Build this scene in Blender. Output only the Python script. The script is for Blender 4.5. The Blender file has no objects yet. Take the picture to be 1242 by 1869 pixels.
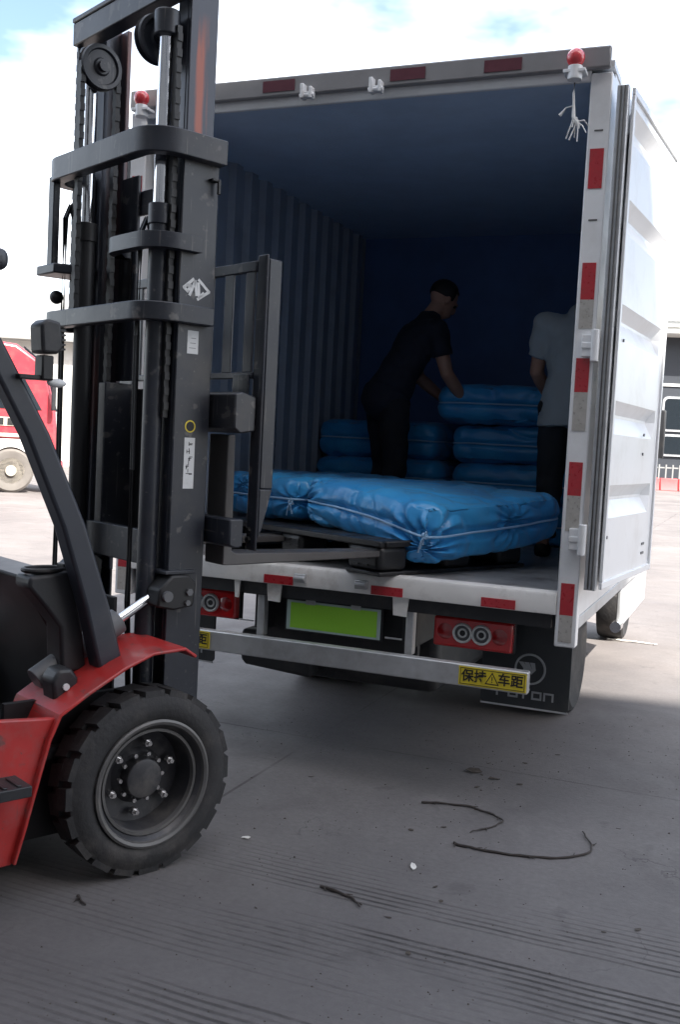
import bpy, bmesh, math, random
from mathutils import Vector, Matrix, Euler, noise
R = math.radians
random.seed(7)
S = bpy.context.scene
COL = S.collection

# ------------------------------------------------------------------ camera
cam_d = bpy.data.cameras.new('camera')
cam = bpy.data.objects.new('camera', cam_d); COL.objects.link(cam); S.camera = cam
cam_d.sensor_fit = 'HORIZONTAL'; cam_d.sensor_width = 36.0; cam_d.lens = 53.9
cam_d.clip_start = 0.05; cam_d.clip_end = 2000
PITCH, ROLL = 0.0672, 0.0513
fw = Vector((0, math.cos(PITCH), -math.sin(PITCH)))
up0 = Vector((0, math.sin(PITCH), math.cos(PITCH))); r0 = Vector((1, 0, 0))
rt = math.cos(ROLL) * r0 + math.sin(ROLL) * up0
up = -math.sin(ROLL) * r0 + math.cos(ROLL) * up0
m = Matrix((rt, up, -fw)).transposed().to_4x4(); m.translation = (0, 0, 1.538)
cam.matrix_world = m

# ------------------------------------------------------------------ light
SUN_AZ, SUN_EL = R(147), R(45)
W = bpy.data.worlds.new('World'); S.world = W; W.use_nodes = True
nt = W.node_tree; nt.nodes.clear()
out = nt.nodes.new('ShaderNodeOutputWorld'); bg = nt.nodes.new('ShaderNodeBackground')
sky = nt.nodes.new('ShaderNodeTexSky'); sky.sky_type = 'NISHITA'; sky.sun_disc = False
sky.sun_elevation = SUN_EL; sky.sun_rotation = SUN_AZ; sky.air_density = 1.0; sky.dust_density = 2.5; sky.ozone_density = 1.0
# thin bright cloud veil over the clear sky
tc = nt.nodes.new('ShaderNodeTexCoord'); mp = nt.nodes.new('ShaderNodeMapping'); mp.inputs['Scale'].default_value = (1, 1, 2.2)
cn = nt.nodes.new('ShaderNodeTexNoise'); cn.inputs['Scale'].default_value = 2.1; cn.inputs['Detail'].default_value = 6; cn.inputs['Roughness'].default_value = 0.55
cr = nt.nodes.new('ShaderNodeValToRGB'); cr.color_ramp.elements[0].position = 0.42; cr.color_ramp.elements[1].position = 0.68
mx = nt.nodes.new('ShaderNodeMix'); mx.data_type = 'RGBA'; mx.inputs['B'].default_value = (11.5, 11.8, 12.2, 1)
nt.links.new(tc.outputs['Generated'], mp.inputs[0]); nt.links.new(mp.outputs[0], cn.inputs['Vector'])
nt.links.new(cn.outputs['Fac'], cr.inputs[0]); nt.links.new(cr.outputs[0], mx.inputs['Factor'])
nt.links.new(sky.outputs[0], mx.inputs['A']); nt.links.new(mx.outputs['Result'], bg.inputs[0])
bg.inputs[1].default_value = 0.13
nt.links.new(bg.outputs[0], out.inputs[0])
sun_d = bpy.data.lights.new('sun', 'SUN'); sun_d.energy = 5.0; sun_d.angle = R(0.5); sun_d.color = (1, 0.955, 0.89)
sun = bpy.data.objects.new('sun', sun_d); COL.objects.link(sun)
sdir = Vector((math.sin(SUN_AZ) * math.cos(SUN_EL), math.cos(SUN_AZ) * math.cos(SUN_EL), math.sin(SUN_EL)))
sun.rotation_euler = sdir.to_track_quat('Z', 'Y').to_euler(); sun.location = (0, 0, 30)
S.view_settings.view_transform = 'Standard'; S.view_settings.look = 'None'
S.view_settings.exposure = 1.42; S.view_settings.gamma = 1.0; S.view_settings.use_curve_mapping = False

# ------------------------------------------------------------------ materials
def N(t, kind, **kw):
    n = t.nodes.new(kind)
    for a, b in kw.items():
        if a in n.inputs: n.inputs[a].default_value = b
        else: setattr(n, a, b)
    return n
MATS = {}
def mat(name, col, rough=0.6, metal=0.0, var=0.18, scale=6.0, bump=0.0, bscale=40.0, dirt=None, dirt_amt=0.0, dirt_scale=3.0,
        coat=0.0, spec=0.5, emit=None, rvar=0.12, trans=0.0, streak=False, scratch=None):
    if name in MATS: return MATS[name]
    M = bpy.data.materials.new(name); M.use_nodes = True; t = M.node_tree
    b = t.nodes['Principled BSDF']
    b.inputs['Metallic'].default_value = metal; b.inputs['Specular IOR Level'].default_value = spec
    b.inputs['Coat Weight'].default_value = coat; b.inputs['Coat Roughness'].default_value = 0.15
    c = N(t, 'ShaderNodeTexCoord'); L = t.links.new
    n1 = N(t, 'ShaderNodeTexNoise', Scale=scale, Detail=6.0, Roughness=0.6)
    L(c.outputs['Object'], n1.inputs['Vector'])
    mr = N(t, 'ShaderNodeMapRange'); mr.inputs['From Min'].default_value = 0.25; mr.inputs['From Max'].default_value = 0.75
    mr.inputs['To Min'].default_value = 1 - var; mr.inputs['To Max'].default_value = 1 + var
    L(n1.outputs['Fac'], mr.inputs['Value'])
    mul = N(t, 'ShaderNodeMix', data_type='RGBA', blend_type='MULTIPLY'); mul.inputs['Factor'].default_value = 1
    mul.inputs['A'].default_value = (*col, 1); L(mr.outputs[0], mul.inputs['B'])
    res = mul.outputs['Result']
    if dirt:
        n2 = N(t, 'ShaderNodeTexNoise', Scale=dirt_scale, Detail=9.0, Roughness=0.68)
        if streak:
            mpn = N(t, 'ShaderNodeMapping'); mpn.inputs['Scale'].default_value = (1, 1, .12); L(c.outputs['Object'], mpn.inputs[0]); L(mpn.outputs[0], n2.inputs['Vector'])
        else: L(c.outputs['Object'], n2.inputs['Vector'])
        cr = N(t, 'ShaderNodeValToRGB'); cr.color_ramp.elements[0].position = 0.5; cr.color_ramp.elements[1].position = 0.72
        L(n2.outputs['Fac'], cr.inputs[0])
        f = N(t, 'ShaderNodeMath', operation='MULTIPLY'); f.inputs[1].default_value = dirt_amt; L(cr.outputs[0], f.inputs[0])
        mx = N(t, 'ShaderNodeMix', data_type='RGBA'); mx.inputs['B'].default_value = (*dirt, 1)
        L(f.outputs[0], mx.inputs['Factor']); L(res, mx.inputs['A']); res = mx.outputs['Result']
    if scratch:
        for sc_, thr in (((90, 90, 3), .70), ((4, 60, 60), .73), ((14, 14, 14), .68)):
            mps = N(t, 'ShaderNodeMapping'); mps.inputs['Scale'].default_value = sc_; mps.inputs['Rotation'].default_value = (.1, .05, .1); L(c.outputs['Object'], mps.inputs[0])
            ns = N(t, 'ShaderNodeTexNoise', Scale=1.0, Detail=3.0); L(mps.outputs[0], ns.inputs['Vector'])
            cs = N(t, 'ShaderNodeValToRGB'); cs.color_ramp.elements[0].position = thr - .05; cs.color_ramp.elements[1].position = thr; L(ns.outputs['Fac'], cs.inputs[0])
            fs = N(t, 'ShaderNodeMath', operation='MULTIPLY'); fs.inputs[1].default_value = .7; L(cs.outputs[0], fs.inputs[0])
            ms = N(t, 'ShaderNodeMix', data_type='RGBA'); ms.inputs['B'].default_value = (*scratch, 1); L(fs.outputs[0], ms.inputs['Factor']); L(res, ms.inputs['A']); res = ms.outputs['Result']
    L(res, b.inputs['Base Color'])
    rr = N(t, 'ShaderNodeMapRange'); rr.inputs['To Min'].default_value = max(.02, rough - rvar); rr.inputs['To Max'].default_value = min(1, rough + rvar)
    L(n1.outputs['Fac'], rr.inputs['Value']); L(rr.outputs[0], b.inputs['Roughness'])
    if bump:
        n3 = N(t, 'ShaderNodeTexNoise', Scale=bscale, Detail=5.0); L(c.outputs['Object'], n3.inputs['Vector'])
        bp = N(t, 'ShaderNodeBump', Strength=bump, Distance=0.01); L(n3.outputs['Fac'], bp.inputs['Height']); L(bp.outputs[0], b.inputs['Normal'])
    if emit: b.inputs['Emission Color'].default_value = (*emit[:3], 1); b.inputs['Emission Strength'].default_value = emit[3]
    if trans: b.inputs['Transmission Weight'].default_value = trans
    MATS[name] = M
    return M

m_white = mat('white_paint', (.78, .79, .8), .35, var=.04, dirt=(.42, .39, .35), dirt_amt=.35, dirt_scale=2.5, coat=.2)
m_whitedirty = mat('white_paint_worn', (.70, .69, .67), .5, var=.08, dirt=(.30, .26, .22), dirt_amt=.7, dirt_scale=5.0, bump=.05)
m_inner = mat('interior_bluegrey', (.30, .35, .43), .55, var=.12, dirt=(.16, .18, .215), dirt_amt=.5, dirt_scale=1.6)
m_ceil = mat('ceiling_bluegrey_lit', (.52, .64, .80), .55, var=.08, dirt=(.34, .45, .6), dirt_amt=.5, dirt_scale=1.2)  # paler than the walls: bounce light and haze put into the colour
m_frontwall = mat('front_wall_shaded', (.085, .165, .36), .6, var=.15)  # light falloff at the far end of the box put into the colour
m_floor = mat('floor_steel', (.45, .44, .43), .45, metal=.5, var=.15, dirt=(.12, .1, .09), dirt_amt=.7, dirt_scale=4, bump=.15, bscale=60)
m_galv = mat('galvanised', (.52, .53, .54), .42, metal=.55, var=.12, scale=14, dirt=(.28, .26, .25), dirt_amt=.5, dirt_scale=6)
m_beam = mat('grey_beam', (.24, .235, .24), .5, metal=.2, var=.1, dirt=(.12, .11, .1), dirt_amt=.5)
m_blackp = mat('black_plastic', (.014, .015, .018), .5, var=.25, dirt=(.06, .056, .052), dirt_amt=.5, dirt_scale=7, bump=.05)
m_chassis = mat('chassis_black', (.018, .019, .022), .6, var=.3, dirt=(.075, .066, .057), dirt_amt=.6, dirt_scale=5)
m_rubberseal = mat('seal_rubber', (.09, .088, .085), .7)
m_rubber = mat('tyre_rubber', (.017, .0165, .0175), .75, var=.3, scale=9, dirt=(.07, .062, .057), dirt_amt=.75, dirt_scale=5, bump=.25, bscale=55)
m_flap = mat('flap_rubber', (.022, .027, .031), .55, var=.2, dirt=(.075, .07, .063), dirt_amt=.5, dirt_scale=3)
m_red_tape = mat('tape_red', (.42, .02, .03), .3, var=.12, scale=60, coat=.4, dirt=(.2, .06, .05), dirt_amt=.4, dirt_scale=20)
m_grey_tape = mat('tape_silver', (.45, .43, .40), .3, metal=.2, var=.12, scale=50, dirt=(.3, .27, .23), dirt_amt=.5, dirt_scale=15)
m_darkred_tape = mat('tape_dark_red', (.10, .022, .035), .4, var=.12, scale=40)
m_lens = mat('red_lens', (.50, .012, .014), .12, var=.06, coat=1.0)
m_lens_dark = mat('red_lens_dark', (.30, .008, .01), .15, coat=1.0)
m_marker = mat('marker_red', (.62, .05, .06), .2, coat=.8)
m_chrome = mat('chrome', (.8, .8, .82), .12, metal=1.0, var=.03, rvar=.04)
m_plate = mat('plate_green', (.33, .70, .06), .4, var=.03)
m_plate_edge = mat('plate_edge', (.45, .56, .55), .4, var=.05)
m_yellow = mat('sticker_yellow', (.70, .55, .03), .4, var=.07, dirt=(.35, .28, .08), dirt_amt=.3, dirt_scale=12)
m_ink = mat('ink_black', (.012, .012, .012), .5)
m_silver = mat('silver_print', (.34, .36, .37), .4, metal=.3)
m_mast = mat('mast_charcoal', (.017, .020, .028), .40, var=.25, scale=5, dirt=(.06, .054, .05), dirt_amt=.5, dirt_scale=4, bump=.04, scratch=(.11, .105, .10))
m_mast_in = mat('inner_mast_steel', (.05, .055, .07), .38, metal=.25, var=.2, scale=4, dirt=(.27, .085, .045), dirt_amt=.65, dirt_scale=5.5, streak=True)
m_guard = mat('guard_grey', (.026, .030, .040), .42, var=.12, dirt=(.09, .085, .08), dirt_amt=.3)
m_dash = mat('dash_plastic', (.016, .017, .02), .5, var=.15, bump=.06, bscale=120, dirt=(.075, .07, .065), dirt_amt=.35)
m_grease = mat('greasy_black', (.008, .008, .009), .5, var=.3)
m_fork_red = mat('forklift_red', (.36, .020, .018), .45, var=.15, dirt=(.20, .095, .09), dirt_amt=.8, dirt_scale=4.5, coat=.2, bump=.03, scratch=(.09, .055, .05))
m_cyl_grey = mat('cylinder_grey', (.10, .104, .11), .45, var=.12)
m_fork_steel = mat('fork_steel', (.10, .095, .094), .45, metal=.4, var=.2, dirt=(.05, .04, .035), dirt_amt=.6)
m_rim = mat('rim_grey', (.036, .036, .04), .45, metal=.3, var=.25, dirt=(.13, .12, .11), dirt_amt=.75, dirt_scale=6)
m_nut = mat('nut_steel', (.6, .58, .57), .25, metal=.9, var=.15)
m_rim_ring = mat('rim_ring_worn', (.10, .097, .095), .45, metal=.3, var=.25, dirt=(.17, .155, .14), dirt_amt=.6, dirt_scale=7)
m_label = mat('label_white', (.62, .63, .63), .45, var=.05, dirt=(.3, .29, .27), dirt_amt=.3, dirt_scale=20)
m_pallet = mat('pallet_black', (.012, .0125, .014), .42, var=.3, dirt=(.07, .065, .06), dirt_amt=.55, dirt_scale=9, bump=.08)
m_cord = mat('cord_pale_blue', (.30, .50, .72), .6, var=.1)
m_rope = mat('rope_white', (.75, .75, .74), .8, var=.1)
m_skin = mat('skin', (.42, .235, .17), .55, var=.08, scale=20)
m_hair = mat('hair', (.012, .010, .010), .6)
m_shirt_d = mat('shirt_navy', (.012, .016, .03), .85, var=.2, bump=.3, bscale=18)
m_shirt_g = mat('shirt_grey', (.36, .40, .42), .85, var=.08, bump=.25, bscale=12)
m_trouser = mat('trousers_dark', (.010, .012, .018), .85, var=.2, bump=.3, bscale=14)
m_trouser2 = mat('trousers_charcoal', (.02, .024, .03), .85, var=.2, bump=.3, bscale=14)
m_shoe = mat('shoes', (.02, .02, .02), .6)
m_glass = mat('dark_glass', (.015, .02, .025), .08, var=.05, rvar=.02, coat=.5)
m_tred = mat('truck_red', (.40, .035, .05), .4, var=.05, coat=.5, dirt=(.36, .12, .10), dirt_amt=.4)
m_cream = mat('trim_cream', (.62, .56, .46), .5)
m_wheel_pale = mat('wheel_dusty', (.40, .36, .30), .6, var=.1)
m_tyre_dusty = mat('tyre_dusty', (.16, .145, .13), .85, var=.15)
m_wall = mat('wall_plaster', (.62, .60, .56), .8, var=.06, dirt=(.4, .37, .33), dirt_amt=.4, dirt_scale=.8)
m_shade_block = mat('shade_block_concrete', (.20, .197, .192), .8, var=.08, scale=.5, dirt=(.25, .24, .22), dirt_amt=.4, dirt_scale=.3)
m_roof = mat('roof_sheet', (.27, .27, .262), .6, var=.06, scale=1.0, dirt=(.3, .28, .25), dirt_amt=.5, dirt_scale=.6)
m_dark = mat('dark_interior', (.02, .021, .026), .8)
m_darkwall = mat('dark_facade', (.028, .033, .042), .6, var=.1, scale=1)
m_awning = mat('awning_white', (.6, .6, .58), .7, var=.08, scale=.7)
m_barrier = mat('barrier_red', (.55, .08, .08), .5)
m_twig = mat('twig_dark', (.035, .028, .025), .85, var=.3, scale=60)
m_leaf = mat('leaf_dry', (.05, .04, .032), .8, var=.3, scale=80)
m_paper = mat('paper_scrap', (.62, .60, .56), .8)

def blue_wrap():
    M = bpy.data.materials.new('blue_wrap'); M.use_nodes = True; t = M.node_tree; b = t.nodes['Principled BSDF']; L = t.links.new
    c = N(t, 'ShaderNodeTexCoord'); n = N(t, 'ShaderNodeTexNoise', Scale=3.0, Detail=5.0); L(c.outputs['Object'], n.inputs['Vector'])
    rg = N(t, 'ShaderNodeTexNoise', Scale=5.5, Detail=5.0, Distortion=.8); rg.noise_type = 'RIDGED_MULTIFRACTAL'; L(c.outputs['Object'], rg.inputs['Vector'])
    r = N(t, 'ShaderNodeValToRGB'); r.color_ramp.elements[0].position = .3; r.color_ramp.elements[1].position = .7
    r.color_ramp.elements[0].color = (.022, .235, .57, 1); r.color_ramp.elements[1].color = (.045, .36, .72, 1)
    L(n.outputs['Fac'], r.inputs[0]); L(r.outputs[0], b.inputs['Base Color'])
    b.inputs['Roughness'].default_value = .26; b.inputs['Specular IOR Level'].default_value = .5
    b.inputs['Sheen Weight'].default_value = .15
    n2 = N(t, 'ShaderNodeTexNoise', Scale=26.0, Detail=4.0, Distortion=1.2); L(c.outputs['Object'], n2.inputs['Vector'])
    bp0 = N(t, 'ShaderNodeBump', Strength=.35, Distance=.012); L(rg.outputs['Fac'], bp0.inputs['Height'])
    bp = N(t, 'ShaderNodeBump', Strength=.18, Distance=.012); L(n2.outputs['Fac'], bp.inputs['Height']); L(bp0.outputs[0], bp.inputs['Normal'])
    w = N(t, 'ShaderNodeTexWave', Scale=160.0, Distortion=.5); L(c.outputs['Object'], w.inputs['Vector'])
    bp2 = N(t, 'ShaderNodeBump', Strength=.06, Distance=.002); L(w.outputs['Fac'], bp2.inputs['Height']); L(bp.outputs[0], bp2.inputs['Normal'])
    L(bp2.outputs[0], b.inputs['Normal'])
    return M
m_blue = blue_wrap()

def concrete():
    M = bpy.data.materials.new('yard_concrete'); M.use_nodes = True; t = M.node_tree; b = t.nodes['Principled BSDF']; L = t.links.new
    c = N(t, 'ShaderNodeTexCoord'); O = c.outputs['Object']
    def nz(s, d=6.0, ro=.6, dist=0.0):
        n = N(t, 'ShaderNodeTexNoise', Scale=s, Detail=d, Roughness=ro, Distortion=dist); L(O, n.inputs['Vector']); return n.outputs['Fac']
    def ramp(x, a, bb, ca=(0, 0, 0, 1), cb=(1, 1, 1, 1)):
        r = N(t, 'ShaderNodeValToRGB'); r.color_ramp.elements[0].position = a; r.color_ramp.elements[1].position = bb
        r.color_ramp.elements[0].color = ca; r.color_ramp.elements[1].color = cb; L(x, r.inputs[0]); return r.outputs[0]
    def mth(op, a, bb=None, cl=False):
        n = N(t, 'ShaderNodeMath', operation=op); n.use_clamp = cl
        for i, v in enumerate((a, bb)):
            if v is None: continue
            if isinstance(v, (int, float)): n.inputs[i].default_value = v
            else: L(v, n.inputs[i])
        return n.outputs[0]
    def mixc(f, a, bb, bt='MIX'):
        n = N(t, 'ShaderNodeMix', data_type='RGBA', blend_type=bt)
        for k, v in (('Factor', f), ('A', a), ('B', bb)):
            if isinstance(v, (int, float)): n.inputs[k].default_value = v
            elif isinstance(v, tuple): n.inputs[k].default_value = (*v, 1)
            else: L(v, n.inputs[k])
        return n.outputs['Result']
    base = ramp(nz(.55, 5, .6), .3, .7, (.104, .098, .099, 1), (.155, .146, .144, 1))
    fine = ramp(nz(38, 6, .7), .3, .7, (.86, .86, .86, 1), (1.1, 1.1, 1.1, 1))
    col = mixc(1.0, base, fine, 'MULTIPLY')
    stain = ramp(nz(1.7, 8, .68, .6), .55, .73)
    col = mixc(mth('MULTIPLY', stain, .45), col, (.066, .062, .063))
    pale = ramp(nz(2.6, 7, .6, .3), .62, .78)
    col = mixc(mth('MULTIPLY', pale, .3), col, (.23, .22, .214))
    big = ramp(nz(.42, 7, .62, .8), .46, .66)
    col = mixc(mth('MULTIPLY', big, .38), col, (.075, .071, .073))
    spot = ramp(nz(4.2, 5, .55, .4), .64, .70)
    col = mixc(mth('MULTIPLY', spot, .35), col, (.055, .052, .053))
    yard_xyz = N(t, 'ShaderNodeSeparateXYZ'); L(O, yard_xyz.inputs[0])
    sun_lift = mth('ADD', mth('DIVIDE', mth('SUBTRACT', yard_xyz.outputs['Y'], 2.0), 1.8), mth('MULTIPLY', mth('SUBTRACT', nz(.9, 6, .65), .5), 1.6), True)
    col = mixc(mth('MULTIPLY', sun_lift, .8), col, mixc(1.0, col, (1.75, 1.66, 1.56), 'MULTIPLY'))  # sunlight put into the colour: far yard paler and warmer, noise-edged
    vo = N(t, 'ShaderNodeTexVoronoi', feature='DISTANCE_TO_EDGE', Scale=.8); vd = N(t, 'ShaderNodeVectorMath', operation='ADD'); vn = N(t, 'ShaderNodeTexNoise', Scale=2.2, Detail=7.0); L(O, vn.inputs['Vector']); L(O, vd.inputs[0]); L(vn.outputs['Color'], vd.inputs[1]); L(vd.outputs[0], vo.inputs['Vector'])
    crk = mth('MULTIPLY', mth('LESS_THAN', vo.outputs['Distance'], .0035), ramp(nz(.9, 3), .57, .64))
    col = mixc(mth('MULTIPLY', crk, .4), col, (.035, .033, .033))
    speck = ramp(nz(95, 2, .5), .66, .74)
    col = mixc(mth('MULTIPLY', speck, .5), col, (.10, .092, .088))
    # drag-cut grooves running across the lane, in bands, worn away in patches
    sx = N(t, 'ShaderNodeSeparateXYZ'); L(O, sx.inputs[0])
    wob = mth('MULTIPLY', mth('SUBTRACT', nz(1.3, 2), .5), .035)
    yy = mth('ADD', sx.outputs['Y'], wob)
    ph = mth('FRACT', mth('DIVIDE', yy, .033))
    tri = mth('ABSOLUTE', mth('SUBTRACT', ph, .5))            # 0 at groove centre
    gv = N(t, 'ShaderNodeMapRange'); gv.inputs['From Min'].default_value = .08; gv.inputs['From Max'].default_value = .26
    gv.inputs['To Min'].default_value = 1; gv.inputs['To Max'].default_value = 0; L(tri, gv.inputs['Value'])
    bf = mth('FRACT', mth('DIVIDE', mth('ADD', yy, .13), .56))
    bt = mth('ABSOLUTE', mth('SUBTRACT', bf, .5))
    bnd = N(t, 'ShaderNodeMapRange'); bnd.inputs['From Min'].default_value = .34; bnd.inputs['From Max'].default_value = .40
    bnd.inputs['To Min'].default_value = 1; bnd.inputs['To Max'].default_value = 0; L(bt, bnd.inputs['Value'])
    mp = N(t, 'ShaderNodeMapping'); mp.inputs['Scale'].default_value = (.55, 1.5, 1); L(O, mp.inputs[0])
    wn = N(t, 'ShaderNodeTexNoise', Scale=1.3, Detail=5.0, Roughness=.62); L(mp.outputs[0], wn.inputs['Vector'])
    worn = ramp(wn.outputs['Fac'], .40, .55)
    nearer = N(t, 'ShaderNodeMapRange'); nearer.inputs['From Min'].default_value = -.75; nearer.inputs['From Max'].default_value = -1.15
    nearer.inputs['To Min'].default_value = 0.0; nearer.inputs['To Max'].default_value = 1; L(sx.outputs['Y'], nearer.inputs['Value'])
    g = mth('MULTIPLY', mth('MULTIPLY', gv.outputs[0], bnd.outputs[0]), mth('MULTIPLY', worn, nearer.outputs[0]))
    brk = ramp(nz(5, 4), .28, .46)
    xr_ = N(t, 'ShaderNodeMapRange'); xr_.inputs['From Min'].default_value = .0; xr_.inputs['From Max'].default_value = .8; xr_.inputs['To Min'].default_value = .22; L(sx.outputs['X'], xr_.inputs['Value'])
    cb_ = N(t, 'ShaderNodeCombineXYZ'); L(mth('MULTIPLY', sx.outputs['X'], 2.6), cb_.inputs[0]); L(mth('MULTIPLY', mth('FLOOR', mth('DIVIDE', yy, .033)), 5.37), cb_.inputs[1])
    ln_ = N(t, 'ShaderNodeTexNoise', Scale=1.0, Detail=4.0, Roughness=.65); L(cb_.outputs[0], ln_.inputs['Vector'])
    g = mth('MULTIPLY', g, ramp(ln_.outputs['Fac'], .28, .50))
    g = mth('MULTIPLY', mth('MULTIPLY', g, brk), xr_.outputs[0])
    col = mixc(mth('MULTIPLY', g, .9), col, (.035, .033, .033))
    # slab joints
    jx = mth('ABSOLUTE', mth('SUBTRACT', mth('FRACT', mth('DIVIDE', mth('ADD', sx.outputs['X'], 2.47), 4.5)), .5))
    jy = mth('ABSOLUTE', mth('SUBTRACT', mth('FRACT', mth('DIVIDE', mth('ADD', sx.outputs['Y'], 2.0), 5.0)), .5))
    jm = mth('ADD', mth('LESS_THAN', jx, .0016), mth('LESS_THAN', jy, .0013), True)
    col = mixc(mth('MULTIPLY', jm, mth('MULTIPLY', ramp(nz(1.1, 3), .42, .6), .8)), col, (.05, .046, .044))
    L(col, b.inputs['Base Color']); b.inputs['Specular IOR Level'].default_value = .18
    L(ramp(nz(3, 4), .3, .7, (.62, .62, .62, 1), (.88, .88, .88, 1)), b.inputs['Roughness'])
    h = mth('SUBTRACT', mth('MULTIPLY', nz(60, 6, .7), .25), mth('ADD', g, jm))
    bp = N(t, 'ShaderNodeBump', Strength=.8, Distance=.008); L(h, bp.inputs['Height']); L(bp.outputs[0], b.inputs['Normal'])
    return M
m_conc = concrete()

# ------------------------------------------------------------------ helpers
def tag(o, label=None, cat=None, group=None, kind=None):
    if label: o['label'] = label
    if cat: o['category'] = cat
    if group: o['group'] = group
    if kind: o['kind'] = kind
    return o
def empty(name, loc=(0, 0, 0), rz=0, label=None, cat=None, group=None):
    o = bpy.data.objects.new(name, None); COL.objects.link(o); o.location = loc; o.rotation_euler = (0, 0, rz); o.empty_display_size = .1
    return tag(o, label, cat, group)
class MB:
    def __init__(s): s.bm = bmesh.new()
    def box(s, x0, x1, y0, y1, z0, z1, rot=None, piv=None):
        vs = [s.bm.verts.new((x, y, z)) for z in (z0, z1) for y in (y0, y1) for x in (x0, x1)]
        for f in ((0, 2, 3, 1), (4, 5, 7, 6), (0, 1, 5, 4), (2, 6, 7, 3), (0, 4, 6, 2), (1, 3, 7, 5)): s.bm.faces.new([vs[i] for i in f])
        if rot is not None:
            p = Vector(piv) if piv else Vector(((x0 + x1) / 2, (y0 + y1) / 2, (z0 + z1) / 2))
            M = Matrix.Translation(p) @ Euler(rot).to_matrix().to_4x4() @ Matrix.Translation(-p)
            for v in vs: v.co = M @ v.co
        return s
    def cyl(s, a, b, r, seg=20, r2=None, cap=True):
        a, b = Vector(a), Vector(b); d = b - a; q = d.to_track_quat('Z', 'Y').to_matrix(); r2 = r if r2 is None else r2
        A, B = [], []
        for i in range(seg):
            t = 2 * math.pi * i / seg; u = q @ Vector((math.cos(t), math.sin(t), 0))
            A.append(s.bm.verts.new(a + u * r)); B.append(s.bm.verts.new(b + u * r2))
        for i in range(seg): j = (i + 1) % seg; s.bm.faces.new((A[i], A[j], B[j], B[i]))
        if cap: s.bm.faces.new(A[::-1]); s.bm.faces.new(B)
        return s
    def tube(s, path, r, seg=8, closed=False):
        P = [Vector(p) for p in path]; n = len(P); rings = []; ref = Vector((0, 0, 1))
        for i, p in enumerate(P):
            a = P[i - 1] if (i > 0 or closed) else P[i]; b = P[(i + 1) % n] if (i < n - 1 or closed) else P[i]
            t = (b - a).normalized()
            u = t.cross(ref)
            if u.length < 1e-3: u = t.cross(Vector((0, 1, 0)))
            u.normalize(); v = t.cross(u)
            rr = r[i] if isinstance(r, (list, tuple)) else r
            rings.append([s.bm.verts.new(p + (u * math.cos(2 * math.pi * k / seg) + v * math.sin(2 * math.pi * k / seg)) * rr) for k in range(seg)])
        for i in range(n if closed else n - 1):
            A, B = rings[i], rings[(i + 1) % n]
            for k in range(seg): l = (k + 1) % seg; s.bm.faces.new((A[k], A[l], B[l], B[k]))
        if not closed: s.bm.faces.new(rings[0][::-1]); s.bm.faces.new(rings[-1])
        return s
    def prism(s, prof, axis, a, b):
        def P(u, v, w): return {'x': (w, u, v), 'y': (u, w, v), 'z': (u, v, w)}[axis]
        A = [s.bm.verts.new(P(u, v, a)) for u, v in prof]; B = [s.bm.verts.new(P(u, v, b)) for u, v in prof]
        n = len(prof)
        for i in range(n): j = (i + 1) % n; s.bm.faces.new((A[i], A[j], B[j], B[i]))
        s.bm.faces.new(A[::-1]); s.bm.faces.new(B); return s
    def sheet(s, prof, axis, a, b, th):
        """open profile given thickness th, extruded along an axis"""
        n = len(prof); off = []
        for i in range(n):
            p = Vector(prof[max(0, i - 1)]); q = Vector(prof[min(n - 1, i + 1)]); d = (q - p).normalized()
            off.append((prof[i][0] - d.y * th, prof[i][1] + d.x * th))
        def P(u, v, w): return {'x': (w, u, v), 'y': (u, w, v), 'z': (u, v, w)}[axis]
        G = [[s.bm.verts.new(P(*pt, w)) for pt in pr] for w in (a, b) for pr in (prof, off)]
        a0, a1, b0, b1 = G
        for i in range(n - 1):
            s.bm.faces.new((a0[i], a0[i + 1], b0[i + 1], b0[i])); s.bm.faces.new((a1[i], b1[i], b1[i + 1], a1[i + 1]))
            s.bm.faces.new((a0[i], a1[i], a1[i + 1], a0[i + 1])); s.bm.faces.new((b0[i], b0[i + 1], b1[i + 1], b1[i]))
        for i in (0, n - 1): s.bm.faces.new((a0[i], b0[i], b1[i], a1[i]))
        return s
    def lathe(s, prof, c, axis='x', seg=40, closed=True):
        """prof: (along, radius) pairs turned about axis through c"""
        c = Vector(c); rings = []
        for al, r in prof:
            ring = []
            for k in range(seg):
                t = 2 * math.pi * k / seg
                off = {'x': (al, r * math.cos(t), r * math.sin(t)), 'y': (r * math.cos(t), al, r * math.sin(t)), 'z': (r * math.cos(t), r * math.sin(t), al)}[axis]
                ring.append(s.bm.verts.new(c + Vector(off)))
            rings.append(ring)
        for i in range(len(rings) - 1):
            A, B = rings[i], rings[i + 1]
            for k in range(seg): l = (k + 1) % seg; s.bm.faces.new((A[k], A[l], B[l], B[k]))
        if closed: s.bm.faces.new(rings[0][::-1]); s.bm.faces.new(rings[-1])
        return s
    def sphere(s, c, r, sx=1, sy=1, sz=1, u=20, v=12):
        M = Matrix.Translation(c) @ Matrix.Diagonal((r * sx, r * sy, r * sz, 1))
        bmesh.ops.create_uvsphere(s.bm, u_segments=u, v_segments=v, radius=1, matrix=M); return s
    def poly(s, pts):
        s.bm.faces.new([s.bm.verts.new(p) for p in pts]); return s
    def mesh(s, name):
        bmesh.ops.recalc_face_normals(s.bm, faces=s.bm.faces)
        me = bpy.data.meshes.new(name); s.bm.to_mesh(me); s.bm.free(); return me
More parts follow.
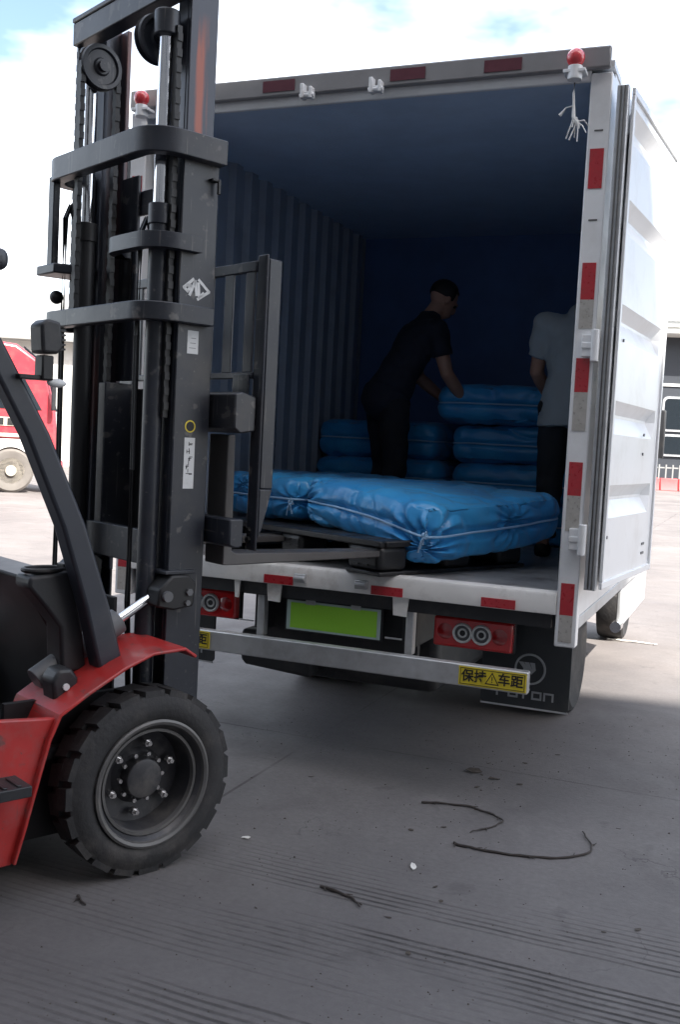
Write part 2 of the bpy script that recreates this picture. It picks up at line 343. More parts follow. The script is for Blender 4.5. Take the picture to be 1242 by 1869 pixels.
    def build(s, name, material, parent=None, bevel=0.0, smooth=35, seg=2):
        me = s.mesh(name); me.materials.append(material)
        if smooth:
            me.shade_smooth(); me.set_sharp_from_angle(angle=R(smooth))
        o = bpy.data.objects.new(name, me); COL.objects.link(o); o.parent = parent
        if bevel:
            b = o.modifiers.new('bevel', 'BEVEL'); b.width = bevel; b.segments = seg; b.limit_method = 'ANGLE'; b.angle_limit = R(40)
        return o
def text(name, body, size, material, parent, loc, rot, extrude=.0006, bold=0.0, sx=1.0):
    cu = bpy.data.curves.new(name, 'FONT'); cu.body = body; cu.size = size; cu.align_x = 'CENTER'; cu.align_y = 'CENTER'; cu.extrude = extrude; cu.offset = bold
    tmp = bpy.data.objects.new('tmp_text', cu); COL.objects.link(tmp)
    dg = bpy.context.evaluated_depsgraph_get(); dg.update()
    me = bpy.data.meshes.new_from_object(tmp.evaluated_get(dg)); bpy.data.objects.remove(tmp); bpy.data.curves.remove(cu)
    me.name = name; me.materials.clear(); me.materials.append(material)
    o = bpy.data.objects.new(name, me); COL.objects.link(o); o.parent = parent; o.location = loc; o.rotation_euler = rot; o.scale = (sx, 1, 1)
    return o
def cptree(o, parent=None):
    c = o.copy(); COL.objects.link(c); c.parent = parent
    for ch in list(o.children): cptree(ch, c)
    return c

TYAW, TLOC = -R(22.03), Vector((-.0513, 4.6701, 0))
KYAW, KLOC = -R(48), Vector((-1.0251, 3.9160, 0))
TM = Matrix.Translation(TLOC) @ Matrix.Rotation(TYAW, 4, 'Z')
KM = Matrix.Translation(KLOC) @ Matrix.Rotation(KYAW, 4, 'Z')

# ------------------------------------------------------------------ ground
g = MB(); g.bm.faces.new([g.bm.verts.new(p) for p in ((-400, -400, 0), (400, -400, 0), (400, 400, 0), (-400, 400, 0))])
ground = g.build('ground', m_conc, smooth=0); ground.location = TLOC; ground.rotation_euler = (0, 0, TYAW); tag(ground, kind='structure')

# unseen block added behind the camera to cast the foreground shade
bw = empty('shade_block', TM @ Vector((20, -10.1, 0)), TYAW + math.atan(.12), 'tall plain concrete block, unseen, added behind the loading yard to shade it', 'building')
MB().box(-42, 45, -14, 0, 0, 22).build('wall', m_shade_block, bw)
for fl in range(1, 6):
    for i in range(14):
        x = -38 + i * 6
        w_ = MB().box(x, x + 2.4, .01, .05, fl * 3.6, fl * 3.6 + 1.6).build('window', m_glass, bw)

# ------------------------------------------------------------------ box truck
T = empty('box_truck', TLOC, TYAW, 'white box truck with its rear doors open, loaded with blue bundles', 'truck')
H = 1.15; BL = 3.0; ZF = .958; ZT = 3.063
def corr(x_in, x_out, side):
    b = MB(); pr = []; y = .09; p = .19; d = .034
    while y < BL - .14:
        pr += [(y, 0), (y + .075, 0), (y + .10, d), (y + .165, d)]; y += p
    pr.append((BL - .1, 0))
    zs = (ZF, ZT + .02)
    rows = [[b.bm.verts.new((x_in + side * dd, yy, z)) for yy, dd in pr] for z in zs]
    for i in range(len(pr) - 1): b.bm.faces.new((rows[0][i], rows[0][i + 1], rows[1][i + 1], rows[1][i]))
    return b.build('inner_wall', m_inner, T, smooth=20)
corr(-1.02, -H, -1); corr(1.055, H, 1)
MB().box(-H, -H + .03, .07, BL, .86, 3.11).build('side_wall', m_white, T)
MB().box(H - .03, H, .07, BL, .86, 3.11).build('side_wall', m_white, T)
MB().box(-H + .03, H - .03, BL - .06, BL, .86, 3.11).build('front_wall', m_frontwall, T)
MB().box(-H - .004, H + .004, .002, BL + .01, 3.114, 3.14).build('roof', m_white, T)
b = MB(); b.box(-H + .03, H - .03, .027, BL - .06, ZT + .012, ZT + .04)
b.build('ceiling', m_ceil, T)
MB().box(-1.062, 1.062, .055, BL - .06, .90, ZF).build('floor', m_floor, T)
# rear frame
for s in (-1, 1):
    x0, x1 = (1.062, 1.15) if s > 0 else (-1.15, -1.062)
    po = MB().box(x0, x1, 0, .075, .728, 3.095).build('rear_post', m_white, T, bevel=.006)
    for z0, z1 in ((2.63, 2.79), (2.18, 2.33), (1.80, 1.94), (1.37, 1.51), (.865, 1.0)):
        MB().box(s * 1.106 - .028, s * 1.106 + .028, -.0025, .001, z0, z1).build('reflector_tape', m_red_tape, po)
    for z0, z1 in ((2.062, 2.18), (1.64, 1.80), (1.22, 1.37), (.75, .865)):
        MB().box(s * 1.106 - .028, s * 1.106 + .028, -.0025, .001, z0, z1).build('reflector_tape', m_grey_tape, po)
    if s > 0:
        for z in (2.50, 2.86): MB().box(1.09, 1.125, -.002, .001, z, z + .006).build('slot', m_rubberseal, po)
MB().box(-1.062, 1.062, 0, .025, ZT, 3.113).build('header', m_white, T, bevel=.006)
bm_ = MB().box(-1.142, 1.142, -.032, -.001, 3.102, 3.19).build('header_beam', m_beam, T, bevel=.008)
for x0 in (-.92, -.42, .20, .62):
    MB().box(x0, x0 + .16, -.035, -.031, 3.122, 3.172).build('reflector_tape', m_darkred_tape, bm_)
sl = MB().prism([(-.004, .862), (.05, .862), (.05, .9), (.055, .9), (.055, .958), (.02, .962), (-.002, .952), (-.008, .94)], 'x', -1.062, 1.062).build('sill', m_whitedirty, T, bevel=.004)
for x0 in (-.97, -.31, .23, .74):
    MB().box(x0, x0 + .15, -.0115, -.004, .862 + .004, .906).build('reflector_tape', m_red_tape, sl)
for x in (-.12, .185):
    k = MB().box(x - .03, x + .03, -.03, -.005, .885, .925).cyl((x - .025, -.035, .905), (x + .03, -.035, .905), .012, 10).build('lock_keeper', m_galv, sl, bevel=.004)
for x in (-.185, .145):
    b = MB().box(x - .03, x + .03, -.065, -.033, 3.075, 3.10).box(x - .028, x - .012, -.075, -.032, 3.07, 3.135).box(x + .014, x + .028, -.075, -.032, 3.07, 3.12)
    b.cyl((x - .035, -.06, 3.085), (x + .035, -.06, 3.085), .01, 10).build('lock_keeper', m_white, T, bevel=.003)
for x in (-1.045, 1.01):
    base = MB().box(x - .045, x + .045, -.10, -.03, 3.07, 3.085).cyl((x, -.075, 3.045), (x, -.075, 3.10), .03, 16).build('marker_light', m_white, T, bevel=.003)
    MB().sphere((x, -.078, 3.132), .037, sz=1.0).build('marker_lens', m_marker, base)
# hinges down the right post
for z in (1.99, 1.19):
    hb = MB().box(1.10, 1.165, -.028, -.003, z - .045, z + .045).cyl((1.155, -.03, z - .065), (1.155, -.03, z + .065), .017, 14).box(1.10, 1.15, -.033, -.027, z - .012, z + .012).build('hinge', m_white, T, bevel=.004)
# right door swung right round against the side
def door(s, ang):
    D = empty('rear_door', (s * 1.172, -.012, 0), 0)
    D.parent = T; D.rotation_euler = (0, 0, -s * R(ang))
    z0, z1, w = .985, 3.03, 1.06
    o = MB().box(min(0, s * .019), max(0, s * .019), .03, w, z0, z1)
    dm = o.build('door_panel', m_white, D, bevel=.004)
    xs = s * .045
    e = MB()
    e.box(min(s * .0, s * .047), max(s * .0, s * .047), .0, .031, z0 - .004, z1 + .004)
    e.build('edge_frame', m_galv, D, bevel=.003)
    MB().box(min(s * .014, s * .020), max(s * .014, s * .020), -.006, .0, z0, z1).build('seal', m_rubberseal, D, bevel=.003)
    MB().box(min(s * .030, s * .036), max(s * .030, s * .036), -.007, .0, z0, z1).build('seal', m_rubberseal, D, bevel=.002)
    fr = MB()
    for a in ((.034, w, z1 - .03, z1), (.034, w, z0, z0 + .03), (w - .028, w, z0 + .03, z1 - .03), (.034, .06, z0 + .03, z1 - .03)):
        fr.box(min(xs + s * .008, xs + s * .022), max(xs + s * .008, xs + s * .022), a[0], a[1], a[2], a[3])
    fr.build('door_frame', m_white, D, bevel=.003)
    ya, yb = .075, w - .10; ys = [.03, ya, ya + .008, yb - .045, yb, w]; zr = (2.965, 2.60, 2.175, 1.775, 1.42)
    zs = [z0]
    for zt in zr[::-1]: zs += [zt - .14, zt - .06, zt]
    zs.append(z1); gd = MB(); V = []
    for q, z in enumerate(zs):
        deep = 0 < q < len(zs) - 1 and (q - 1) % 3 == 1
        V.append([gd.bm.verts.new((xs + s * (.012 - (.042 if deep and i_ in (2, 3) else 0)), y, z)) for i_, y in enumerate(ys)])
    for q in range(len(zs) - 1):
        for i_ in range(len(ys) - 1): gd.bm.faces.new((V[q][i_], V[q][i_ + 1], V[q + 1][i_ + 1], V[q + 1][i_]))
    gd.build('door_skin', m_white, D, smooth=0)
    if s > 0:
        for zz in (1.12, 1.075): MB().box(xs + .012, xs + .015, .84, .90, zz, zz + .012).build('mark', m_cyl_grey, D)
        for yy, zz in ((.10, 1.20), (.72, 1.65), (.72, 1.56), (.16, 2.03)): MB().cyl((xs + .01, yy, zz), (xs + .017, yy, zz), .007, 8).build('rivet', m_cyl_grey, D)
        b = MB().box(xs - .03, xs - .01, w, w + .04, 2.66, 2.74).tube([(xs - .02, w + .03, 2.68), (xs - .01, w + .05, 2.6), (xs - .01, w + .07, 2.52), (xs + .005, w + .10, 2.49)], .006, 6)
        b.build('door_catch', m_cyl_grey, D)
    return D
door(1, 5.6); door(-1, 3)
# lower side rails, guards
for s in (-1, 1):
    MB().box(s * 1.13 - .02, s * 1.13 + .02, .08, BL, .80, .856).build('side_rail', m_galv, T, bevel=.004)
    MB().box(s * 1.06 - .012, s * 1.06 + .012, 2.3, 3.9, .45, .78).build('side_guard', m_galv, T, bevel=.006)
    MB().cyl((s * 1.06, 2.2, .48), (s * 1.06, 2.32, .48), .035, 14).build('guard_end', m_chrome, T)
# chassis
for s in (-1, 1):
    MB().box(s * .38 - .035, s * .38 + .035, .12, 5.0, .62, .82).build('chassis_rail', m_chassis, T, bevel=.005)
for i in range(7):
    y = .25 + i * .42
    MB().box(-1.06, 1.06, y, y + .05, .822, .898).build('cross_member', m_chassis, T)
MB().box(-1.04, 1.04, .02, .06, .80, .861).build('rear_cross_member', m_chassis, T)
MB().box(-.40, .40, .20, .24, .56, .80).build('rear_panel', m_chassis, T, bevel=.005)
# licence plate
pb = MB().box(-.235, .262, .085, .1, .635, .79).build('plate_holder', m_blackp, T, bevel=.003)
MB().box(-.225, .252, .0805, .0849, .642, .783).build('plate', m_plate_edge, pb, bevel=.001)
MB().box(-.205, .235, .0785, .0804, .652, .773).build('plate_face', m_plate, pb, bevel=.0006)
for x in (-.10, .13): MB().box(x - .024, x + .024, .07, .0765, .77, .86).build('plate_tab', m_galv, pb, bevel=.002)
for x, w_ in ((-.30, .075), (.33, .075), (-.475, .03)):
    MB().prism([(x, .862), (x + w_, .862), (x + w_ - .008, .777), (x + .006, .78)], 'y', .006, .018).build('white_tab', m_whitedirty, T)
for x in (-.345, .405):
    MB().box(x - .018, x + .018, .04, .09, .60, .80).build('bumper_bracket', m_galv, T, bevel=.004)
    MB().box(x - .11, x - .03, .03, .036, .665, .672).build('wire_clip', m_galv, T)
# tail lamps
for s in (-1, 1):
    xc = s * .685
    hs = MB().box(xc - .18, xc + .18, .085, .16, .652, .788).build('tail_lamp', m_lens, T, bevel=.012, seg=3)
    MB().box(xc - .185, xc + .185, .125, .165, .645, .795).build('lamp_housing', m_blackp, hs, bevel=.006)
    for dx in (-.043, .043):
        ring = MB().lathe([(-.010, .035), (-.016, .040), (-.012, .044), (.0, .046), (.004, .042), (.004, .035), (-.010, .035)], (xc + dx, .085, .722), 'y', 28, closed=False).build('reverse_lamp_ring', m_label, hs)
        MB().lathe([(.0, .020), (-.002, .026), (.001, .034), (.001, .036)], (xc + dx, .083, .722), 'y', 24).build('reverse_lamp_lens', m_cyl_grey, hs)
        MB().lathe([(-.002, .013), (-.008, .017), (-.006, .021), (.0, .022)], (xc + dx, .083, .722), 'y', 24, closed=False).build('reverse_lamp_inner_ring', m_label, hs)
        MB().lathe([(-.003, .001), (-.003, .013), (-.001, .0135)], (xc + dx, .083, .722), 'y', 16).build('reverse_lamp_bulb', m_blackp, hs)
    for dx in (-.125, .125):
        MB().lathe([(-.008, .001), (-.006, .02), (.0, .036)], (xc + dx, .0845, .722), 'y', 24).build('lamp_bulge', m_lens_dark, hs)
    MB().box(xc - .17, xc + .13, .09, .11, .80, .848).build('lamp_bracket', m_galv, T, bevel=.003)
# under-run bar with stickers
bar = MB().box(-.95, .972, -.05, .0, .515, .612).build('underrun_bar', m_galv, T, bevel=.006)
for x0 in (-.86, .672):
    st = MB().box(x0, x0 + .296, -.0545, -.051, .523, .604).build('distance_sticker', m_yellow, bar)
    xc, zc = x0 + .148, .5635
    b = MB()
    for a in ((x0 + .007, x0 + .289, .528, .5305), (x0 + .007, x0 + .289, .5965, .599), (x0 + .007, x0 + .0095, .5305, .5965), (x0 + .2865, x0 + .289, .5305, .5965)):
        b.box(a[0], a[1], -.0556, -.0548, a[2], a[3])
    b.build('border', m_ink, st)
    for ch, dx in (('保', -.108), ('持', -.052), ('车', .052), ('距', .108)):
        text('lettering', ch, .056, m_ink, st, (xc + dx, -.0556, zc), (R(90), 0, 0), bold=.0012)
    tr = MB()
    def tri(r): return [(xc + r * math.sin(t), zc - .006 + r * math.cos(t)) for t in (0, 2 * math.pi / 3, 4 * math.pi / 3)]
    o_, i_ = tri(.036), tri(.028)
    for i in range(3):
        j = (i + 1) % 3; tr.prism([o_[i], o_[j], i_[j], i_[i]], 'y', -.0558, -.0549)
    tr.box(xc - .002, xc + .002, -.0558, -.0549, zc - .006, zc + .010).box(xc - .002, xc + .002, -.0558, -.0549, zc - .015, zc - .010)
    tr.build('warning_triangle', m_ink, st)
# mud flaps
for s in (-1, 1):
    x0, x1 = (.70, 1.105) if s > 0 else (-1.105, -.70)
    fl = MB().prism([(x0, .40), (x0 + .015, .385), (x1 - .015, .385), (x1, .40), (x1, .858), (x0, .858)], 'y', .245, .257).build('mud_flap', m_flap, T, bevel=.003)
    MB().box(x0 + .002, x1 - .002, .2435, .2455, .382, .390).build('edge_strip', m_galv, fl)
    xc = (x0 + x1) / 2
    ex = xc + .02 if s > 0 else xc - .02
    MB().lathe([(-.002, .062), (-.003, .064), (-.003, .071), (0, .072), (0, .062)], (ex, .2445, .565), 'y', 40, closed=False).build('emblem_ring', m_silver, fl)
    b = MB()
    for q in (-1, 0, 1):
        px = ex - .012 + q * .026; hh = .03
        zt_ = .565 + .030; zb_ = .565 - .036 + abs(q - 0) * .012
        b.prism([(px - .016, zt_), (px + .006, zt_), (px + .022 - q * .010, .562 - q * 0), (px + .004 - q * .012, zb_), (px - .006 - q * .008, zb_ + .012), (px + .002 - q * .006, .566)], 'y', .2425, .2448)
    b.build('emblem_bars', m_silver, fl)
    # word built from strokes
    b = MB(); th = .0085; hL = .034; wL = .038
    def st_(x0_, z0_, x1_, z1_): b.box(min(x0_, x1_) - th / 2, max(x0_, x1_) + th / 2, .2427, .2446, min(z0_, z1_) - th / 2, max(z0_, z1_) + th / 2)
    zz = .432; xx = xc - .125
    hU = .040
    st_(xx, zz, xx, zz + hU); st_(xx, zz + hU, xx + wL, zz + hU); st_(xx, zz + .022, xx + wL * .8, zz + .022); xx += .054
    for (a, c_) in (((0, 0), (wL, 0)), ((0, hU), (wL, hU)), ((0, 0), (0, hU)), ((wL, 0), (wL, hU))): st_(xx + a[0], zz + a[1], xx + c_[0], zz + c_[1])
    xx += .054
    st_(xx, zz + hU, xx + wL, zz + hU); st_(xx + wL * .35, zz, xx + wL * .35, zz + hU); xx += .054
    for (a, c_) in (((0, 0), (wL, 0)), ((0, hL - .004), (wL, hL - .004)), ((0, 0), (0, hL - .004)), ((wL, 0), (wL, hL - .004))): st_(xx + a[0], zz + a[1], xx + c_[0], zz + c_[1])
    xx += .054
    st_(xx, zz, xx, zz + hL - .004); st_(xx, zz + hL - .004, xx + wL, zz + hL - .004); st_(xx + wL, zz, xx + wL, zz + hL - .004)
    b.build('lettering', m_silver, fl)
MB().prism([(-.60, .40), (-.57, .375), (-.2, .35), (-.2, .56), (-.60, .56)], 'y', .34, .7).build('tool_box', m_chassis, T, bevel=.02, seg=3)
# road wheels of the truck
def road_wheel(x_out, y, r, w, s):
    prof = [(0, r * .58), (-.006 * 0, r * .62), (.012, r * .9), (.0, r * .965), (-.03, r), (-w + .03, r), (-w, r * .96), (-w, r * .6)]
    o = MB().lathe([(s * a, q) for a, q in prof], (x_out, y, r), 'x', 36).build('wheel', m_rubber, T)
    MB().lathe([(s * -.01, r * .58), (s * .0, r * .55), (s * -.06, r * .5), (s * -.07, r * .22), (s * -.02, r * .2), (s * -.02, .001)], (x_out, y, r), 'x', 28).build('rim', m_galv, o)
for s in (-1, 1):
    road_wheel(s * .885, 1.85, .34, .2, s); road_wheel(s * .66, 1.85, .34, .2, s); road_wheel(s * .86, 4.6, .34, .2, s)
MB().cyl((-.8, 1.85, .34), (.8, 1.85, .34), .07, 16).sphere((0, 1.85, .34), .15).build('rear_axle', m_chassis, T)
MB().box(-.43, .43, 1.5, 3.9, .22, .60).build('shade_box', m_chassis, T, bevel=.02)  # unseen box added under the truck to block light and darken the ground
MB().box(-.43, .43, .45, 1.49, .33, .66).build('shade_box_rear', m_chassis, T, bevel=.05)  # second added box, blocks light below the rear end
# cab ahead of the box
cb = MB().prism([(3.12, .55), (3.12, 2.25), (3.3, 2.38), (4.3, 2.34), (4.85, 1.55), (4.95, 1.4), (4.97, .45), (4.88, .45), (4.84, .8), (4.06, .8), (4.04, .55)], 'x', -.98, .98).build('cab', m_white, T, bevel=.03, seg=3)
for s in (-1, 1):
    MB().prism([(3.55, 1.5), (3.55, 2.15), (4.2, 2.15), (4.6, 1.5)], 'x', s * .982 - .004, s * .982 + .004).build('cab_window', m_glass, cb)
    MB().box(s * 1.05 - .03, s * 1.05 + .03, 4.55, 4.62, 1.55, 1.95).box(s * .98, s * 1.03, 4.57, 4.6, 1.86, 1.9).build('mirror', m_blackp, cb, bevel=.01)
MB().prism([(4.36, 2.28), (4.375, 2.29), (4.87, 1.57), (4.855, 1.56)], 'x', -.85, .85).build('windscreen', m_glass, cb)

# frayed white rope in the doorway corner
b = MB(); P0 = Vector((1.005, -.04, 3.055))
main = [P0, P0 + Vector((-.002, 0, -.05)), P0 + Vector((.002, 0, -.10)), P0 + Vector((.004, -.004, -.145)), P0 + Vector((.018, -.004, -.165)), P0 + Vector((.03, -.004, -.185))]
b.tube(main, [.004, .005, .006, .008, .010, .006], 7)
for i in range(12):
    a = main[3 + i % 2]; q = Vector((random.uniform(-.03, .06), random.uniform(-.015, .01), random.uniform(-.09, -.02)))
    b.tube([a, a + q * .5 + Vector((.004, 0, .006)), a + q], .0026, 5)
b.tube([main[2], main[2] + Vector((-.03, 0, -.005)), main[2] + Vector((-.055, 0, -.035))], [.003, .003, .007], 6)
b.tube([main[4], main[4] + Vector((.03, 0, .004)), Vector((1.063, -.002, 2.885))], .003, 6)
rp = b.build('rope', m_rope); rp.matrix_world = TM; tag(rp, 'frayed white rope end hanging in the top corner of the box opening', 'rope')

# ------------------------------------------------------------------ forklift
K = empty('forklift', KLOC, KYAW, 'red and charcoal forklift with raised mast lifting the blue load', 'forklift')
WY, WR = .02, .325
def front_wheel(s):
    xo = s * .61
    prof = [(-.012, .215), (.0, .232), (.006, .262), (.0, .288), (-.010, .310), (-.135, .310), (-.148, .26), (-.145, .215)]
    ty_prof = [(s * a, r) for a, r in prof]
    rim = MB().lathe([(s * a, r) for a, r in ((-.010, .216), (.004, .222), (.006, .214), (-.004, .206), (-.012, .196), (-.028, .188), (-.03, .176), (-.110, .164), (-.118, .10), (-.105, .085), (-.105, .001))], (xo, WY, WR), 'x', 56, closed=False).build('wheel', m_rim, K)
    MB().lathe([(s * a, r) for a, r in ((-.006, .224), (.008, .226), (.011, .218), (.007, .208), (-.004, .204))], (xo, WY, WR), 'x', 56, closed=False).build('rim_ring', m_rim_ring, rim)
    MB().lathe([(s * a, r) for a, r in ((-.026, .190), (-.018, .188), (-.018, .178), (-.034, .174))], (xo, WY, WR), 'x', 56, closed=False).build('rim_ring', m_rim_ring, rim)
    t_ = MB().lathe(ty_prof, (xo, WY, WR), 'x', 72, closed=False)
    n = 20
    for i in range(n):
        for half in (0, 1):
            a0 = 2 * math.pi * (i + .5 * half) / n; da = 2 * math.pi / n * .43
            xa, xb = (-.006, -.078) if half == 0 else (-.068, -.142)
            vs = []
            for rr in (.295, .327):
                for x_ in (xa, xb):
                    for sg in (-1, 1):
                        sk = (.05 if x_ in (-.078, -.068) else 0) * (1 if half == 0 else -1)
                        t = a0 + sg * da * (1 if rr < .3 else .86) + sk
                        xx = x_ if rr < .3 else x_ + (-.004 if x_ == -.006 else (.004 if x_ == -.142 else 0))
                        vs.append(t_.bm.verts.new((xo + s * xx, WY + rr * math.cos(t), WR + rr * math.sin(t))))
            for f in ((0, 2, 3, 1), (4, 5, 7, 6), (0, 1, 5, 4), (2, 6, 7, 3), (0, 4, 6, 2), (1, 3, 7, 5)): t_.bm.faces.new([vs[q] for q in f])
    t_.build('tyre', m_rubber, rim, smooth=30)
    MB().lathe([(s * a, r) for a, r in ((-.106, .072), (-.058, .070), (-.054, .055), (-.052, .001))], (xo, WY, WR), 'x', 28).build('hub', m_rim, rim, bevel=.003)
    for i in range(6):
        t = 2 * math.pi * i / 6 + .35; c = Vector((xo, WY + .122 * math.cos(t), WR + .122 * math.sin(t)))
        MB().cyl(c + Vector((s * -.1, 0, 0)), c + Vector((s * -.076, 0, 0)), .014, 6).cyl(c + Vector((s * -.08, 0, 0)), c + Vector((s * -.062, 0, 0)), .008, 10).build('wheel_nut', m_nut, rim, smooth=30)
    for i in range(10):
        t = 2 * math.pi * i / 10; c = Vector((xo, WY + .084 * math.cos(t), WR + .084 * math.sin(t)))
        MB().cyl(c + Vector((s * -.094, 0, 0)), c + Vector((s * -.076, 0, 0)), .008, 6).build('hub_bolt', m_nut, rim, smooth=30)
    return rim
front_wheel(1); front_wheel(-1)
MB().cyl((-.45, WY, WR), (.45, WY, WR), .09, 20).build('front_axle', m_chassis, K)
m_rail_rust = m_mast_in.copy(); m_rail_rust.name = 'inner_mast_worn'
t_ = m_rail_rust.node_tree; bs_ = t_.nodes['Principled BSDF']; src = bs_.inputs['Base Color'].links[0].from_socket
c_ = N(t_, 'ShaderNodeTexCoord'); sp_ = N(t_, 'ShaderNodeSeparateXYZ'); t_.links.new(c_.outputs['Object'], sp_.inputs[0])
def mth_(op, a, b_):
    n = N(t_, 'ShaderNodeMath', operation=op); n.use_clamp = False
    for i, v in enumerate((a, b_)):
        if isinstance(v, (int, float)): n.inputs[i].default_value = v
        else: t_.links.new(v, n.inputs[i])
    return n.outputs[0]
mpp = N(t_, 'ShaderNodeMapping'); mpp.inputs['Scale'].default_value = (6, 30, 2.5); t_.links.new(c_.outputs['Object'], mpp.inputs[0])
nn_ = N(t_, 'ShaderNodeTexNoise', Scale=1.0, Detail=6.0); t_.links.new(mpp.outputs[0], nn_.inputs['Vector'])
d_ = mth_('ADD', mth_('ABSOLUTE', mth_('SUBTRACT', sp_.outputs['Y'], .268), 0), mth_('MULTIPLY', mth_('SUBTRACT', nn_.outputs['Fac'], .5), .09))
mr_ = N(t_, 'ShaderNodeMapRange'); mr_.inputs['From Min'].default_value = .026; mr_.inputs['From Max'].default_value = .006; t_.links.new(d_, mr_.inputs['Value'])
mz_ = N(t_, 'ShaderNodeMapRange'); mz_.inputs['From Min'].default_value = 3.08; mz_.inputs['From Max'].default_value = 2.95; t_.links.new(sp_.outputs['Z'], mz_.inputs['Value'])
mm_ = N(t_, 'ShaderNodeMix', data_type='RGBA'); mm_.inputs['B'].default_value = (.30, .085, .05, 1)
t_.links.new(mth_('MULTIPLY', mth_('MULTIPLY', mr_.outputs[0], mz_.outputs[0]), .8), mm_.inputs['Factor']); t_.links.new(src, mm_.inputs['A']); t_.links.new(mm_.outputs['Result'], bs_.inputs['Base Color'])
# outer mast
for s in (-1, 1):
    X = lambda a: s * a
    b = MB()
    b.box(min(X(.362), X(.382)), max(X(.362), X(.382)), .19, .346, .10, 2.585)
    b.box(min(X(.30), X(.363)), max(X(.30), X(.363)), .19, .206, .10, 2.58)
    b.box(min(X(.30), X(.363)), max(X(.30), X(.363)), .332, .346, .10, 2.58)
    rail = b.build('outer_rail', m_mast, K, bevel=.004)
    b = MB()
    b.box(min(X(.338), X(.357)), max(X(.338), X(.357)), .212, .331, .95, 3.2)
    b.box(min(X(.27), X(.338)), max(X(.27), X(.338)), .212, .232, .95, 3.19)
    b.box(min(X(.27), X(.338)), max(X(.27), X(.338)), .311, .331, .95, 3.19)
    b.build('inner_rail', m_rail_rust if s > 0 else m_mast_in, K, bevel=.004)
    # lift cylinder
    cx = .30 if s > 0 else -.262; cy = .148
    cyl = MB().cyl((cx, cy, .35), (cx, cy, 2.36), .037, 24).cyl((cx, cy, 2.30), (cx, cy, 2.375), .043, 24).build('lift_cylinder', m_grease if s < 0 else m_mast, K, bevel=.003)
    MB().cyl((cx, cy, 2.37), (cx, cy, 3.02), .0275, 24).build('lift_rod', m_chrome, cyl)
    MB().cyl((cx, cy, 2.97), (cx, cy, 3.06), .047, 24).build('rod_head', m_mast, cyl, bevel=.006)
    # chain sheave and chain
    sx_ = s * .215
    sh = MB().lathe([(-.022, .02), (-.022, .03), (-.012, .036), (-.012, .066), (-.022, .071), (-.022, .086), (-.012, .09), (-.008, .07), (.008, .07), (.012, .09), (.022, .086), (.022, .071), (.012, .066), (.012, .036), (.022, .03), (.022, .02)], (sx_, .16, 2.985), 'x', 32).cyl((sx_ - .04, .16, 2.985), (sx_ + .04, .16, 2.985), .022, 16).build('chain_sheave', m_mast, K)
    for (xx_, yy, zlo) in (((sx_, .082, 2.0), (sx_, .238, 1.5)) if s < 0 else ((.345, .168, 1.6),)):
        ch = MB(); z = zlo; i = 0
        while z < 2.98:
            w_ = .016 if i % 2 else .011
            ch.box(xx_ - w_, xx_ + w_, yy - .010, yy + .010, z, z + .0278); z += .0275; i += 1
        ch.build('lift_chain', m_grease, sh, smooth=0)
# outer chain strip seen past the left rail
b = MB(); z = 2.0; i = 0
while z < 3.1:
    w_ = .012 if i % 2 else .008; b.box(-.40 - w_, -.40 + w_, .155, .175, z, z + .0265); z += .026; i += 1
b.build('lift_chain', m_grease, K, smooth=0)
MB().box(-.40, .40, .13, .20, 3.105, 3.195).box(-.40, .40, .125, .215, 3.195, 3.215).build('mast_head_beam', m_mast, K, bevel=.005)
MB().box(-.36, .36, .318, .331, 2.42, 2.52).build('mast_tie', m_mast, K, bevel=.005)
# U shaped tie plates round the back of the mast
def tie(z0, z1, xl, xr, yb, th, name='tie_plate', yl=.19, yr=.30):
    out_, inn = [], []
    r = min(.125, (xr - xl) * .3)
    def corner(cx, cy, a0, a1, rr):
        return [(cx + rr * math.cos(R(a0 + (a1 - a0) * i / 6)), cy + rr * math.sin(R(a0 + (a1 - a0) * i / 6))) for i in range(7)]
    out_ = [(xr, yr)] + corner(xr - r, yb + r, 0, -90, r) + corner(xl + r, yb + r, -90, -180, r) + [(xl, yl)]
    inn = [(xr - th, yr)] + corner(xr - r, yb + r, 0, -90, r - th) + corner(xl + r, yb + r, -90, -180, r - th) + [(xl + th, yl)]
    return MB().prism(out_ + inn[::-1], 'z', z0, z1).build(name, m_mast, K, bevel=.004)
tie(2.535, 2.625, -.445, .425, .03, .055, yr=.352)
tie(1.945, 2.012, -.45, .425, .03, .05, yr=.322)
tie(2.205, 2.262, .02, .418, .05, .045, yl=.12, yr=.262)
MB().box(-.40, -.352, .045, .075, 2.20, 2.56).build('guard_strut', m_mast, K, bevel=.004)
MB().prism([(-.46, .03), (-.30, .03), (-.27, .10), (-.27, .2), (-.44, .2)], 'z', 2.165, 2.205).build('guard_foot', m_mast, K, bevel=.006)
MB().sphere((-.39, .09, 2.08), .028).build('hose_fitting', m_grease, K)
MB().box(-.36, .36, .206, .235, 1.03, 1.165).build('mast_cross_beam', m_mast, K, bevel=.004)
MB().box(-.36, .36, .206, .24, .18, .36).build('mast_cross_beam', m_mast, K, bevel=.004)
b = MB().prism([(-.262, 1.75), (-.125, 1.75), (-.125, 2.58), (-.262, 2.58)], 'y', .30, .315)
b.build('hose_plate', m_mast, K, bevel=.004)
MB().box(-.22, -.15, .292, .3, 2.0, 2.36).build('plate_slot', m_grease, K)
for x, y in ((.225, .12), (.21, .12), (-.36, .10), (-.34, .10)):
    MB().tube([(x, y + .03, .3), (x, y, .9), (x + .004, y, 1.4), (x - .003, y, 1.9), (x, y, 2.28 if x > 0 else 2.4), (x + .02, y + .01, 2.33 if x > 0 else 2.45), (x + .035, y + .02, 2.29 if x > 0 else 2.4)], .0075, 8).build('hydraulic_hose', m_grease, K)
